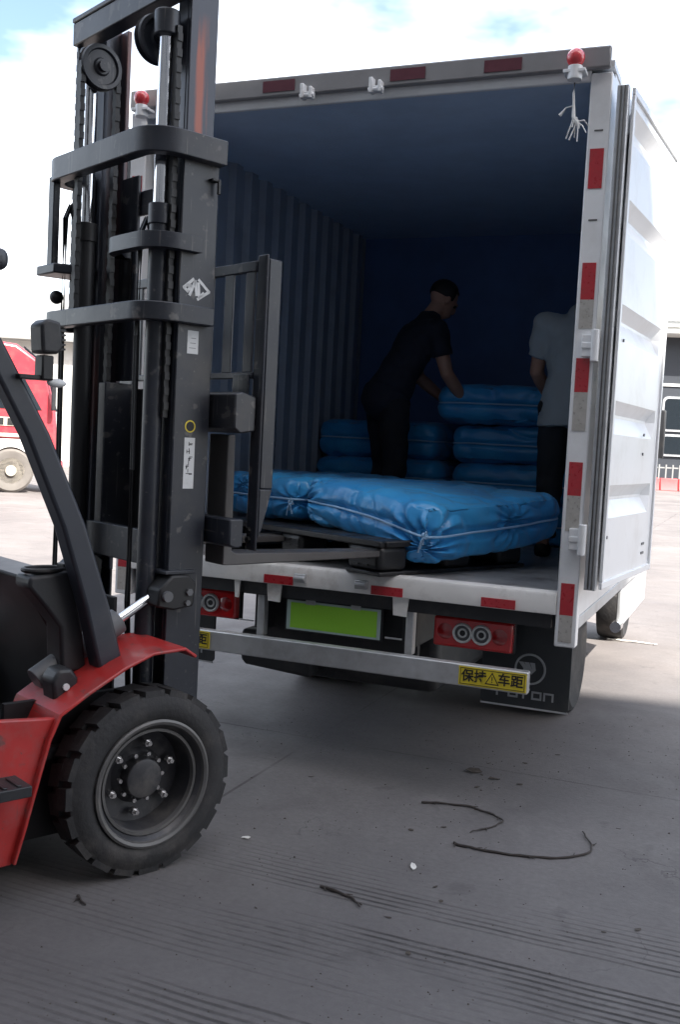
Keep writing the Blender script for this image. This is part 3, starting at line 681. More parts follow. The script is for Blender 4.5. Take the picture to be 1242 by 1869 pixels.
MB().lathe([(-.004, .016), (0, .021), (.004, .016)], (.335, .18, 2.135), 'y', 20, closed=False).build('lift_eye', m_galv, K)
# markings on the mast side
XS = .3825
b = MB()
def stroke(pts, w=.0055):
    for (y0, z0), (y1, z1) in zip(pts[:-1], pts[1:]):
        d = Vector((y1 - y0, z1 - z0)).normalized(); n_ = Vector((-d.y, d.x)) * w
        e0 = Vector((y0, z0)) - d * w * .6; e1 = Vector((y1, z1)) + d * w * .6
        b.prism([tuple(e0 + n_), tuple(e1 + n_), tuple(e1 - n_), tuple(e0 - n_)], 'x', XS, XS + .0008)
cy, cz = .262, 2.078
stroke([(cy - .052, cz), (cy - .012, cz + .034)]); stroke([(cy + .012, cz + .034), (cy + .058, cz - .004), (cy + .01, cz - .036)]); stroke([(cy - .052, cz), (cy - .036, cz - .012), (cy - .022, cz + .008), (cy - .040, cz + .010)])
stroke([(cy - .026, cz - .024), (cy - .004, cz + .028), (cy + .004, cz - .022)]); stroke([(cy + .01, cz + .022), (cy + .016, cz - .03), (cy + .034, cz - .012)])
b.build('mast_logo', m_label, K, smooth=0)
MB().box(.382, XS, .235, .283, 1.84, 1.925).build('data_label', m_label, K)
b = MB()
for i in range(3): b.box(XS, XS + .0006, .243 + i * .004, .272, 1.86 + i * .018, 1.862 + i * .018)
b.build('label_print', m_cyl_grey, K)
MB().lathe([(0, .001), (0, .023), (.0008, .023), (.0008, .001)], (.382, .262, 1.572), 'x', 24).build('round_sticker', m_yellow, K)
MB().lathe([(0, .013), (0, .018), (.0015, .018), (.0015, .013)], (.382, .262, 1.572), 'x', 24).box(.3825, .3836, .252, .272, 1.57, 1.575).build('sticker_print', m_ink, K)
lb = MB().box(.382, XS, .240, .286, 1.34, 1.53).build('safety_label', m_label, K)
b = MB()
for zc_ in (1.505, 1.478, 1.452, 1.424, 1.40):
    for _ in range(4):
        y_ = random.uniform(.248, .266); z_ = zc_ + random.uniform(-.009, .006)
        if random.random() < .5: b.box(XS, XS + .0006, y_, y_ + .014, z_, z_ + .0028)
        else: b.box(XS, XS + .0006, y_, y_ + .0028, z_ - .004, z_ + .010)
b.build('label_print', m_ink, lb, smooth=0)
hk = MB().box(.38, .408, .30, .335, 2.475, 2.485).box(.40, .41, .325, .337, 2.43, 2.485).build('hook', m_grease, K, bevel=.002)
# carriage, load guard, forks
MB().prism([(.368, 1.575), (.395, 1.555), (.465, 1.565), (.465, 1.695), (.40, 1.71), (.368, 1.70)], 'x', -.54, .515).build('carriage_bar', m_mast, K, bevel=.006)
MB().prism([(.368, 1.135), (.40, 1.125), (.431, 1.13), (.431, 1.235), (.368, 1.235)], 'x', -.54, .515).build('carriage_bar', m_mast, K, bevel=.006)
for s in (-1, 1): MB().box(s * .22 - .03, s * .22 + .03, .22, .367, 1.10, 1.74).build('carriage_plate', m_mast, K, bevel=.005)
MB().box(-.19, .19, .352, .367, 1.13, 1.72).build('carriage_plate', m_grease, K)
for s in (-1, 1):
    x0 = .475 if s > 0 else -.535
    up_ = MB().box(x0, x0 + .06, .472, .484, 1.115, 2.225).box(x0 + (.048 if s > 0 else 0), x0 + (.06 if s > 0 else .012), .484, .545, 1.35, 2.21)
    up_.prism([(.484, 1.16), (.505, 1.2), (.545, 1.35), (.484, 1.35)], 'x', x0 + (.048 if s > 0 else 0), x0 + (.06 if s > 0 else .012))
    u_ = up_.build('guard_upright', m_mast, K, bevel=.005)
    for z in (1.155, 1.19, 1.575, 1.62): MB().cyl((x0 + .022, .460, z), (x0 + .022, .4715, z), .013, 6).build('bolt', m_grease, u_)
    MB().box(x0 - .10 if s > 0 else x0 + .06, x0 if s > 0 else x0 + .16, .45, .46, 1.64, 1.78).build('guard_gusset', m_mast, u_, bevel=.003)
MB().box(-.476, .475, .466, .49, 2.165, 2.205).build('guard_bar', m_mast, K, bevel=.004)
MB().box(-.476, .475, .466, .49, 1.765, 1.79).build('guard_bar', m_mast, K, bevel=.004)
for i in range(7):
    x = -.40 + i * .135
    MB().box(x, x + .055, .468, .478, 1.79, 2.165).build('guard_slat', m_guard, K, bevel=.002)
for x in (-.40, .265):
    MB().prism([(.432, 1.045), (.432, 1.55), (.468, 1.55), (.474, 1.10), (.495, 1.09), (1.48, 1.068), (1.55, 1.055), (1.55, 1.046), (.50, 1.043)], 'x', x, x + .125).build('fork', m_fork_steel, K, bevel=.006)
# tilt cylinders and brackets
for s in (-1, 1):
    xx = s * .335
    tc_ = MB().cyl((xx, -.30, .67), (xx, .0, .845), .042, 22).cyl((xx, -.03, .828), (xx, .015, .854), .049, 22).build('tilt_cylinder', m_cyl_grey, K, bevel=.003)
    MB().cyl((xx, .01, .851), (xx, .165, .941), .0185, 18).build('tilt_rod', m_chrome, tc_)
    b = MB().prism([(.13, .905), (.20, .89), (.285, .90), (.295, .99), (.26, 1.02), (.19, 1.02), (.135, .97)], 'x', xx - .045 if s > 0 else xx - .06, xx + .085 if s > 0 else xx + .045)
    br = b.build('tilt_bracket', m_grease, K, bevel=.008)
    MB().box(xx - .03, xx + .07, .165, .30, 1.021, 1.036).build('bracket_top', m_mast, br, bevel=.003)
    MB().cyl((xx + s * .08, .165, .945), (xx + s * .10, .165, .945), .02, 14).cyl((xx + s * .08, .262, .955), (xx + s * .095, .262, .955), .014, 6).cyl((xx + s * .08, .255, .915), (xx + s * .095, .255, .915), .011, 6).build('pin', m_cyl_grey, br)
# fenders and body
for s in (-1, 1):
    xa, xb = (.27, .60) if s > 0 else (-.60, -.27)
    prof = [(.19, .757), (.14, .79), (.01, .785), (-.10, .745), (-.235, .675), (-.335, .615), (-.372, .535), (-.41, .40), (-.445, .27), (-.48, .15)]
    fn = MB().sheet(prof, 'x', xa, xb, .012).build('fender', m_fork_red, K, bevel=.004, smooth=25)
    MB().prism([(-.336, .60), (-.372, .53), (-.44, .26), (-.475, .14), (-1.7, .14), (-1.7, .60), (-.60, .625)], 'x', s * .565 - .012, s * .565 + .012).build('side_panel', m_fork_red, K, bevel=.006)
    b = MB().box(s * .575 if s > 0 else -.70, .70 if s > 0 else -.575, -.86, -.47, .40, .435)
    for i in range(8): b.box((.60 if s > 0 else -.69), (.69 if s > 0 else -.60), -.83 + i * .045, -.815 + i * .045, .435, .441)
    b.build('step', m_dash, K, bevel=.004)
    # overhead guard legs
    b = MB(); x0, x1 = (.41, .49) if s > 0 else (-.49, -.41)
    prof = [(-.035, .70), (-.105, .94), (-.205, 1.22), (-.345, 1.52), (-.51, 1.80), (-.68, 2.05)]
    back = [(y - (.098 - .035 * i / 5), z - .02 * i / 5) for i, (y, z) in enumerate(prof)]
    b.prism(prof + back[::-1], 'x', x0, x1).build('guard_leg', m_guard, K, bevel=.012, seg=3)
    MB().prism([(-1.55, .9), (-1.47, .9), (-1.37, 2.06), (-1.45, 2.06)], 'x', x0, x1).build('guard_leg', m_guard, K, bevel=.008)
rf = MB()
rf.box(-.50, -.40, -1.55, -.50, 2.02, 2.09).box(.40, .50, -1.55, -.50, 2.02, 2.09).box(-.40, .40, -.59, -.50, 2.02, 2.09).box(-.40, .40, -1.55, -1.47, 2.02, 2.09)
gr = rf.build('overhead_guard', m_guard, K, bevel=.028, seg=4)
for i in range(5): MB().box(-.33 + i * .145, -.29 + i * .145, -1.475, -.585, 2.035, 2.075).build('guard_slat', m_guard, gr, bevel=.004)
# cowl and dash
MB().prism([(-.14, .70), (-.155, .82), (-.20, 1.0), (-.215, 1.055), (-.36, 1.04), (-.365, 1.005), (-.30, .93), (-.245, .86), (-.235, .70)], 'x', .29, .405).build('cowl_leg', m_dash, K, bevel=.012, seg=3)
MB().prism([(-.14, .70), (-.155, .82), (-.20, 1.0), (-.215, 1.055), (-.36, 1.04), (-.365, 1.005), (-.30, .93), (-.245, .86), (-.235, .70)], 'x', -.405, -.29).build('cowl_leg', m_dash, K, bevel=.012, seg=3)
MB().prism([(-.12, .45), (-.125, .82), (-.19, 1.035), (-.34, 1.025), (-.30, .95), (-.22, .82), (-.20, .45)], 'x', -.288, .288).build('cowl', m_grease, K, bevel=.012)
b = MB()
ring = [(.345 + .05 * math.cos(t) * (1 if abs(math.cos(t)) < .7 else .95), -.285 + .07 * math.sin(t), 1.056 + .0) for t in [2 * math.pi * i / 20 for i in range(20)]]
b.tube(ring, .009, 8, closed=True); b.build('cup_tray', m_grease, K)
MB().box(.30, .38, -.33, -.24, 1.048, 1.054).build('cup_tray', m_blackp, K)
MB().box(.32, .37, -.225, -.205, 1.05, 1.075).build('switch', m_grease, K, bevel=.004)
MB().box(-.45, .45, -1.25, -.2, .42, .46).build('floor_plate', m_dash, K)
MB().box(-.36, .36, -2.1, -.20, .13, .418).build('belly_shade_box', m_chassis, K, bevel=.02)  # solid box added under the forklift to darken the ground there
for s in (-1, 1): MB().box(s * .40 - .012, s * .40 + .012, -.44, .10, .14, .62).build('gap_shade_plate', m_grease, K)  # black plate added behind the tyre, underbody shade put into its colour
MB().box(-.29, .25, .045, .06, .50, .925).build('front_panel', m_grease, K, bevel=.004)
MB().box(-.52, .52, -2.0, -.62, .46, .78).build('engine_cover', m_dash, K, bevel=.03)
MB().prism([(.0, .0)], 'x', 0, 0) if False else None
MB().box(-.25, .25, -1.2, -.72, .78, .90).box(-.25, .25, -1.32, -1.18, .86, 1.35).build('seat', m_blackp, K, bevel=.05, seg=4)
MB().tube([(0, -.25, .95), (0, -.42, 1.05)], .03, 12).build('steering_column', m_grease, K)
b = MB(); ctr = Vector((0, -.44, 1.07)); 
pts = [ctr + Matrix.Rotation(R(60), 3, 'X') @ Vector((.17 * math.cos(t), .17 * math.sin(t), 0)) for t in [2 * math.pi * i / 28 for i in range(28)]]
b.tube(pts, .015, 8, closed=True); b.tube([pts[0], pts[14]], .012, 8); b.build('steering_wheel', m_blackp, K)
MB().prism([(-.30, .62), (-.22, .635), (-.215, .70), (-.24, .735), (-.285, .735), (-.31, .70)], 'x', .40, .49).build('cable_clip', m_blackp, K, bevel=.012, seg=3)
MB().cyl((.49, -.262, .675), (.497, -.262, .675), .012, 10).build('bolt', m_label, K)
MB().prism([(-.52, .60), (-2.3, .60), (-2.55, .75), (-2.6, 1.05), (-2.0, 1.1), (-2.0, .78), (-.52, .64)], 'x', -.56, .56).build('counterweight', m_fork_red, K, bevel=.03)
for s in (-1, 1):
    MB().lathe([(s * a, r) for a, r in ((0, .1), (.0, .2), (-.02, .24), (-.14, .24), (-.16, .2), (-.16, .1))], (s * .5, -1.85, .24), 'x', 32).build('rear_wheel', m_rubber, K)
# work lamp ahead of the guard leg
lp = MB().prism([(-.405, 1.775), (-.412, 1.865), (-.39, 1.885), (-.345, 1.878), (-.335, 1.80), (-.35, 1.775)], 'x', .45, .54)
wl = lp.build('work_lamp', m_blackp, K, bevel=.010, seg=3)
for i in range(5): MB().box(.455, .535, -.345, -.325, 1.79 + i * .015, 1.796 + i * .015).build('cooling_fin', m_dash, wl)
MB().box(.47, .53, -.40, -.36, 1.69, 1.77).build('lamp_bracket', m_grease, K, bevel=.006)
MB().box(.455, .52, -.47, -.395, 1.69, 1.705).build('lamp_bracket', m_grease, K, bevel=.003)
MB().sphere((.50, -.335, 1.685), .026, sx=.6, sy=1.3, sz=.55).build('turn_signal', m_label, K)
MB().tube([(.50, -.39, 1.70), (.50, -.36, 1.698)], .006, 8).build('signal_stalk', m_label, K)

# ------------------------------------------------------------------ pallet
PX0, PX1, PY0, PY1 = -.86, .40, 1.27, 2.30
P = empty('plastic_pallet', KM @ Vector(((PX0 + PX1) / 2, (PY0 + PY1) / 2, ZF)), KYAW, 'black plastic pallet on the truck sill with the forks under it', 'pallet')
def kp(o):  # parts given in forklift coordinates
    o.location = (-(PX0 + PX1) / 2, -(PY0 + PY1) / 2, -ZF); return o
for i in range(9):
    w_ = (PX1 - PX0) / 9
    kp(MB().box(PX0 + i * w_ + .005, PX0 + (i + 1) * w_ - .005, PY0, PY1, 1.095, 1.113).build('deck_board', m_pallet, P, bevel=.004))
kp(MB().box(PX0, PX1, PY0 - .006, PY0 + .03, 1.088, 1.116).build('deck_rim', m_pallet, P, bevel=.006))
kp(MB().box(PX1 - .03, PX1 + .006, PY0 + .032, PY1, 1.088, 1.116).build('deck_rim', m_pallet, P, bevel=.006))
for x in (PX0, (PX0 + PX1) / 2 - .08, PX1 - .22):
    for y in (PY0, (PY0 + PY1) / 2 - .08, PY1 - .2):
        w_, d_ = (.22 if x == PX1 - .22 else .16), .18
        b = MB().box(x, x + w_, y, y + d_, .978, 1.0945)
        o = kp(b.build('block', m_pallet, P, bevel=.028, seg=4))
        if y == PY0:
            for q in range(2):
                for rr in range(3): kp(MB().box(x + .05 + q * .06, x + .085 + q * .06, y - .004, y + .002, 1.0 + rr * .03, 1.008 + rr * .03).build('rib', m_pallet, P))
for x in (PX0, (PX0 + PX1) / 2 - .08, PX1 - .22):
    kp(MB().box(x, x + (.22 if x == PX1 - .22 else .16), PY0, PY1, .9585, .9775).build('bottom_runner', m_pallet, P, bevel=.005))

# ------------------------------------------------------------------ blue bundles
def bundle_mesh(lx, ly, lz, seed, droop=None, knots=(), nu=40, sag=.0):
    bm = bmesh.new(); bmesh.ops.create_cube(bm, size=2)
    bmesh.ops.subdivide_edges(bm, edges=bm.edges[:], cuts=nu - 1, use_grid_fill=True)
    for v in bm.verts:
        x, y, z = v.co; n = (abs(x) ** 10 + abs(y) ** 10) ** (1 / 10) if max(abs(x), abs(y)) > 1e-6 else 1
        k = max(abs(x), abs(y)) / n if n > 1e-6 else 1
        x2, y2 = x * k, y * k
        e = max(abs(x), abs(y))
        # side bulge and soft shoulders
        rad = 1 - .05 * abs(z) ** 3
        px, py = x2 * lx / 2 * rad, y2 * ly / 2 * rad
        # shoulders fall away towards the rim
        pz = z * lz / 2 * (1 - .22 * e ** 14)
        p = Vector((px, py, pz)); s_ = Vector((seed * 3.1, seed * 1.7, seed * .9))
        d = noise.fractal(p * 2.6 + s_, 1.0, 2.0, 4) * .011 + noise.fractal(p * 9 + s_, .8, 2.0, 3) * .005
        nrm = Vector((x * (abs(x) > .98), y * (abs(y) > .98), z * (abs(z) > .98)))
        if nrm.length > 0: nrm.normalize()
        # seam: pinched line at mid height
        if e > .98: d -= .014 * math.exp(-(pz / .018) ** 2)
        # vertical pull creases on the sides
        if e > .9:
            a = (px if abs(y) > abs(x) else py)
            cre = noise.noise(Vector((a * 16, seed, .3))) ; d += .007 * cre * (1 - abs(z) ** 2) * (1 if pz > 0 else .5)
            dg_ = noise.noise(Vector((a * 9 + pz * 14, seed + 4, .7))); d += .006 * dg_
        rn = noise.noise(p * 3.4 + s_ + Vector((5, 0, 0))); d -= .016 * (1 - min(1, abs(rn) * 2)) ** 5
        rn = noise.noise(Vector((p.x * 7, p.y * 7, p.z * 3)) + s_); d -= .008 * (1 - min(1, abs(rn) * 2)) ** 5
        for kx, ky, kz, amp, rad_ in knots:
            dv = p - Vector((kx, ky, kz)); dist = dv.length
            if dist < rad_ * 3:
                ang = math.atan2(dv.z, (dv.x - dv.y) * .7)
                d += amp * math.sin(ang * 13 + 1.5 * noise.noise(p * 6)) * math.exp(-(dist / rad_) ** 1.5) * min(1, dist / .02)
                d -= amp * 1.3 * math.exp(-(dist / (rad_ * .45)) ** 2)
        p += nrm * d
        if droop:
            w = max(0, (px / lx + .5)) ** 2.2 * max(0, (.5 - py / ly)) ** .8
            p.z -= droop * w * (1.0 if pz < 0 else .62)
        if pz < 0: p.z += sag * 0
        v.co = p
    bmesh.ops.recalc_face_normals(bm, faces=bm.faces)
    me = bpy.data.meshes.new('bundle'); bm.to_mesh(me); bm.free(); me.materials.append(m_blue); me.shade_smooth()
    return me
def seam_path(lx, ly, lz, droop, n=90, out=.004):
    pts = []
    for i in range(n):
        t = 2 * math.pi * i / n; c, s = math.cos(t), math.sin(t); k = (abs(c) ** 10 + abs(s) ** 10) ** (-1 / 10)
        px, py = c * k * (lx / 2 - .010 + out), s * k * (ly / 2 - .010 + out)
        z = .006 * noise.noise(Vector((px * 5, py * 5, 1)))
        if droop: z -= droop * .8 * max(0, (px / lx + .5)) ** 2.2 * max(0, (.5 - py / ly)) ** .8
        pts.append((px, py, z))
    return pts
def bundle(name, lx, ly, lz, M, seed, label, droop=None, knots=(), ties=(), group=None):
    e = empty(name); e.matrix_world = M; tag(e, label, 'bundle', group)
    me = bundle_mesh(lx, ly, lz, seed, droop, knots, 76 if knots else 36)
    o = bpy.data.objects.new('wrapping', me); COL.objects.link(o); o.parent = e
    MB().tube(seam_path(lx, ly, lz, droop), .0055, 7, closed=True).build('seam_cord', m_cord, e)
    for tx, ty, tz in ties:
        b = MB(); c = Vector((tx, ty, tz)); b.sphere(c, .013)
        for q in range(3):
            d = Vector((random.uniform(-.03, .05), random.uniform(-.015, 0), random.uniform(-.09, -.04)))
            b.tube([c, c + d * .5 + Vector((.008, -.01, .01)), c + d], .0042, 6)
        b.tube([c, c + Vector((.03, -.02, .02)), c + Vector((.05, -.02, -.005)), c + Vector((.02, -.012, -.012))], .0042, 6)
        b.build('tie_string', m_cord, e)
    return e
def kmat(x, y, z, rx=0, ry=0, rz=0): return KM @ Matrix.Translation((x, y, z)) @ Euler((rx, ry, rz)).to_matrix().to_4x4()
bundle('blue_bundle', .90, 1.06, .255, kmat(.055, 1.97, 1.233, 0, R(1.2), 0), 1.3, 'large blue wrapped bundle with gathered tied corner, drooping over the black pallet edge', droop=.12,
       knots=((.42, -.50, -.03, .030, .15), (-.42, -.50, 0, .020, .10), (.44, .1, .02, .012, .12)), ties=((.44, -.525, -.075), ))
bundle('blue_bundle', .78, 1.02, .25, kmat(-.765, 1.95, 1.238, 0, 0, R(-2)), 4.1, 'smaller blue wrapped bundle on the pallet beside the fork carriage, tied with pale cord',
       knots=((.36, -.49, -.01, .016, .10), (-.1, -.5, .05, .008, .08)), ties=((.36, -.52, -.01), ))
def tmat(x, y, z, rz=0, rx=0, ry=0): return TM @ Matrix.Translation((x, y, z)) @ Euler((rx, ry, rz)).to_matrix().to_4x4()
GI = 'blue bundles stacked at the front of the box'
SB = .25
specs = [(-.55, 2.45, ZF + .125, 0, 'blue bundle at the bottom of the stack against the corrugated wall', .9, .82),
         (-.56, 2.46, ZF + .375, .03, 'blue bundle second from the floor in the stack against the corrugated wall', .9, .8),
         (-.55, 2.47, ZF + .622, -.04, 'top blue bundle of the stack against the corrugated wall', .88, .8),
         (.42, 2.44, ZF + .125, .02, 'bottom blue bundle of the taller stack behind the bent worker', .95, .84),
         (.44, 2.45, ZF + .374, -.03, 'blue bundle second from the floor in the taller stack', .95, .82),
         (.42, 2.46, ZF + .622, .04, 'third blue bundle up in the taller stack', .95, .82),
         (.36, 2.36, ZF + .872, .06, 'top blue bundle of the taller stack, under the bent worker\'s hands', 1.0, .82)]
for i, (x, y, z, rz, lab, lx, ly) in enumerate(specs):
    bundle('blue_bundle', lx, ly, SB + .01, tmat(x, y, z, rz), 7 + i * 1.37, lab, group=GI)

# ------------------------------------------------------------------ people
def add_ball(bm, M_, nu=18, nv=10):
    top = bm.verts.new(M_ @ Vector((0, 0, 1))); bot = bm.verts.new(M_ @ Vector((0, 0, -1))); rows = []
    for i in range(1, nv):
        p = math.pi * i / nv
        rows.append([bm.verts.new(M_ @ Vector((math.sin(p) * math.cos(w), math.sin(p) * math.sin(w), math.cos(p)))) for w in [2 * math.pi * k / nu for k in range(nu)]])
    for k in range(nu):
        l = (k + 1) % nu; bm.faces.new((top, rows[0][k], rows[0][l])); bm.faces.new((bot, rows[-1][l], rows[-1][k]))
        for i in range(nv - 2): bm.faces.new((rows[i][k], rows[i + 1][k], rows[i + 1][l], rows[i][l]))
def add_volume(bm, chains, open_end=False):
    """tapered elliptical limbs: each chain [(co, r or (side, depth)), ...] as closed overlapping solids"""
    for ch in chains:
        pts = [(Vector(c), r if isinstance(r, tuple) else (r, r)) for c, r in ch]
        for k in range(len(pts) - 1):
            (a, ra), (b, rb) = pts[k], pts[k + 1]; t = (b - a).normalized()
            x = Vector((1, 0, 0)); x = (x - t * x.dot(t))
            x = x.normalized() if x.length > .2 else (Vector((0, 1, 0)) - t * t.y).normalized()
            y = t.cross(x).normalized(); rings = []
            n_ = 5
            for q in range(n_ + 1):
                f = q / n_; c = a.lerp(b, f); rx, ry = ra[0] + (rb[0] - ra[0]) * f, ra[1] + (rb[1] - ra[1]) * f
                rings.append([bm.verts.new(c + x * rx * math.cos(w) + y * ry * math.sin(w)) for w in [2 * math.pi * g_ / 18 for g_ in range(18)]])
            for q in range(n_):
                for g_ in range(18): h_ = (g_ + 1) % 18; bm.faces.new((rings[q][g_], rings[q][h_], rings[q + 1][h_], rings[q + 1][g_]))
            bm.faces.new(rings[0][::-1]); bm.faces.new(rings[-1])
            last = open_end and k == len(pts) - 2
            for (c, r), skip in (((a, ra), open_end and k == 0), ((b, rb), last)):
                if skip: continue
                M_ = Matrix((x, y, t)).transposed().to_4x4(); M_.translation = c
                add_ball(bm, M_ @ Matrix.Diagonal((r[0], r[1], min(r), 1)))
def realise(bm, name, voxel, material, it=3, wr=0.0):
    me = bpy.data.meshes.new(name); bm.to_mesh(me); bm.free(); o = bpy.data.objects.new(name, me); COL.objects.link(o)
    rm = o.modifiers.new('remesh', 'REMESH'); rm.mode = 'VOXEL'; rm.voxel_size = voxel; rm.use_smooth_shade = True
    sm = o.modifiers.new('smooth', 'SMOOTH'); sm.iterations = it; sm.factor = .5
    dg = bpy.context.evaluated_depsgraph_get(); dg.update()
    nm_ = bpy.data.meshes.new_from_object(o.evaluated_get(dg)); o.modifiers.clear(); o.data = nm_; bpy.data.meshes.remove(me)
    if wr:
        for v in nm_.vertices:
            p = v.co; v.co = p + v.normal * wr * (noise.noise(Vector((p.x * 7, p.y * 7, p.z * 10)) + Vector((3, 1, 2))) + .6 * noise.noise(p * 19))
    nm_.materials.clear(); nm_.materials.append(material); nm_.shade_smooth(); nm_.name = name
    return o
def L3(a, b, t): return tuple(a[i] + (b[i] - a[i]) * t for i in range(3))
def person(name, label, J, mats, M, head_dir=(0, 1, 0), pants_len=1.0, sleeve=.45, hair=True):
    """J: joints in the figure's own frame (z = 0 at the soles, faces +y)"""
    e = empty(name); e.matrix_world = M; tag(e, label, 'person')
    hip, chest, neck, head = J['hip'], J['chest'], J['neck'], J['head']
    waist = L3(hip, chest, .45)
    spine = [(hip, (.125, .095)), (waist, (.125, .09)), (chest, (.15, .10)), (L3(chest, neck, .7), (.09, .07)), (neck, .055), (L3(neck, head, .6), .058)]
    ch = [spine]; sh, tr = [], []
    sh.append([(L3(hip, chest, J.get('hem', -.42)), (.205, .150)), (L3(hip, chest, -.05), (.19, .142)), (waist, (.162, .124)), (chest, (.178, .125)), (L3(chest, neck, .75), (.095, .08)), (L3(chest, neck, .92), .068)])
    tr.append([(L3(hip, chest, .2), (.135, .105)), (hip, (.142, .112))])
    for s in ('l', 'r'):
        S_, E_, W_ = J['sho' + s], J['elb' + s], J['wri' + s]; h, k, a, t = J['hj' + s], J['kne' + s], J['ank' + s], J['toe' + s]
        ch.append([(chest, (.15, .10)), (S_, .058), (L3(S_, E_, .5), .049), (E_, .041), (L3(E_, W_, .35), .042), (W_, .027)])
        ch.append([(hip, (.125, .095)), (h, .088), (L3(h, k, .5), .073), (k, .056), (L3(k, a, .35), .056), (a, .037)])
        ch.append([(a, .037), (L3(a, t, .5), .036), (t, .028)])
        sh.append([(chest, (.172, .12)), (S_, .075), (L3(S_, E_, sleeve), .070), (L3(S_, E_, sleeve + .18), .072)])
        b_ = pants_len
        tr.append([(hip, (.142, .112)), (h, .104), (L3(h, k, .55), .090), (k, .077), (L3(k, a, .5 * b_), .074), (L3(k, a, .92 * b_), .076)])
    body = bmesh.new(); add_volume(body, ch)
    # head: skull, jaw, nose, brow, ears in the head's own frame
    f = Vector(head_dir).normalized(); u = (Vector(head) - Vector(neck)).normalized(); r_ = f.cross(u).normalized(); u = r_.cross(f).normalized()
    HM = Matrix((r_, f, u)).transposed().to_4x4(); HM.translation = Vector(head)
    def ball(c, rx, ry, rz): add_ball(body, HM @ Matrix.Translation(c) @ Matrix.Diagonal((rx, ry, rz, 1)), 20, 14)
    ball((0, -.01, .03), .076, .095, .092); ball((0, .03, -.045), .056, .062, .066); ball((0, .095, -.012), .013, .022, .03); ball((0, .082, .022), .05, .018, .014)
    ball((0, .083, -.062), .026, .014, .012); ball((.076, -.008, -.005), .012, .02, .032); ball((-.076, -.008, -.005), .012, .02, .032)
    # hands: palm and five fingers, slightly curled
    for s in ('l', 'r'):
        W_ = Vector(J['wri' + s]); d = (W_ - Vector(J['elb' + s])).normalized(); d = (d + Vector((0, .12, -.12))).normalized()
        sg = 1 if s == 'r' else -1
        side = d.cross(Vector((1, 0, 0))); side = side.normalized() if side.length > .2 else Vector((0, 1, 0))
        pn = d.cross(side).normalized()
        pc = W_ + d * .05
        QM = Matrix((side, d, pn)).transposed().to_4x4(); QM.translation = pc
        add_ball(body, QM @ Matrix.Diagonal((.043, .058, .018, 1)), 14, 10)
        fc = []
        for q, ln in ((-.032, .066), (-.011, .078), (.011, .074), (.031, .058)):
            p0 = pc + side * q + d * .03; p1 = p0 + d * ln * .5 + pn * .004 * sg; p2 = p1 + d * ln * .36 + pn * .016 * sg; p3 = p2 + d * ln * .2 + pn * .018 * sg
            fc.append([(tuple(p0), .0105), (tuple(p1), .0095), (tuple(p2), .0085), (tuple(p3), .007)])
        t0 = pc - side * .03 - d * .03; fc.append([(tuple(t0), .012), (tuple(t0 - side * .028 + d * .028), .0105), (tuple(t0 - side * .036 + d * .062 + pn * .01 * sg), .008)])
        add_volume(body, fc)
    o = realise(body, 'body', .0075, mats['skin']); o.parent = e
    # eyes
    b = MB()
    for s in (-1, 1): b.sphere(HM @ Vector((s * .03, .079, .006)), .011, u=10, v=8)
    b.build('eyes', mats['hair'], o)
    if hair:
        b = MB(); b.sphere((0, 0, 0), 1, u=28, v=18)
        hm = HM @ Matrix.Translation((0, -.016, .04)) @ Matrix.Diagonal((.087, .103, .096, 1))
        for v in b.bm.verts:
            c = v.co.copy(); k = 1 + .05 * noise.noise(c * 6)
            if c.y > .45 and c.z < .35: k *= .80
            if c.z < -.35: k *= .8
            v.co = hm @ (c * k)
        b.build('hair', mats['hair'], o)
    for nm, chn, mt in (('shirt', sh, mats['shirt']), ('trousers', tr, mats['trousers'])):
        b = bmesh.new(); add_volume(b, chn, True); c = realise(b, nm, .011, mt, 4, .012); c.parent = e
    for s in ('l', 'r'):
        a, t = Vector(J['ank' + s]), Vector(J['toe' + s])
        d = (t - a); d.z = 0; d.normalize(); sd = Vector((d.y, -d.x, 0)); b = MB()
        SM = Matrix((sd, d, Vector((0, 0, 1)))).transposed().to_4x4(); SM.translation = Vector((a.x, a.y, 0)) + d * .06
        b.sphere((0, 0, 0), 1, u=18, v=12)
        for v in b.bm.verts:
            c = v.co.copy(); zz = max(c.z, -.55) + .55
            h = .062 * (1 - .35 * max(0, c.y)); v.co = SM @ Vector((c.x * .048, c.y * .135, zz * h))
        b.build('shoe', mats['shoe'], e)
    return e
J1 = dict(hip=(0, -.04, .90), chest=(0, .16, 1.27), neck=(0, .25, 1.44), head=(0, .335, 1.545),
          shol=(-.175, .20, 1.33), shor=(.175, .20, 1.33), elbl=(-.22, .30, 1.06), elbr=(.22, .27, 1.06), wril=(-.16, .50, .90), wrir=(.15, .47, .88), hem=.06,
          hjl=(-.095, -.03, .85), hjr=(.095, -.03, .85), knel=(-.11, .03, .47), kner=(.10, .0, .47), ankl=(-.11, -.05, .085), ankr=(.11, -.09, .085), toel=(-.12, .10, .04), toer=(.12, .06, .04))
person('person', 'worker in dark clothes bending over the blue bundles inside the truck', J1, dict(skin=m_skin, hair=m_hair, shirt=m_shirt_d, trousers=m_trouser, shoe=m_shoe),
       TM @ Matrix.Translation((-.36, 1.80, ZF)) @ Matrix.Rotation(R(-44), 4, 'Z') @ Matrix.Scale(.985, 4), head_dir=(.0, .85, -.5), pants_len=.55, sleeve=.42)
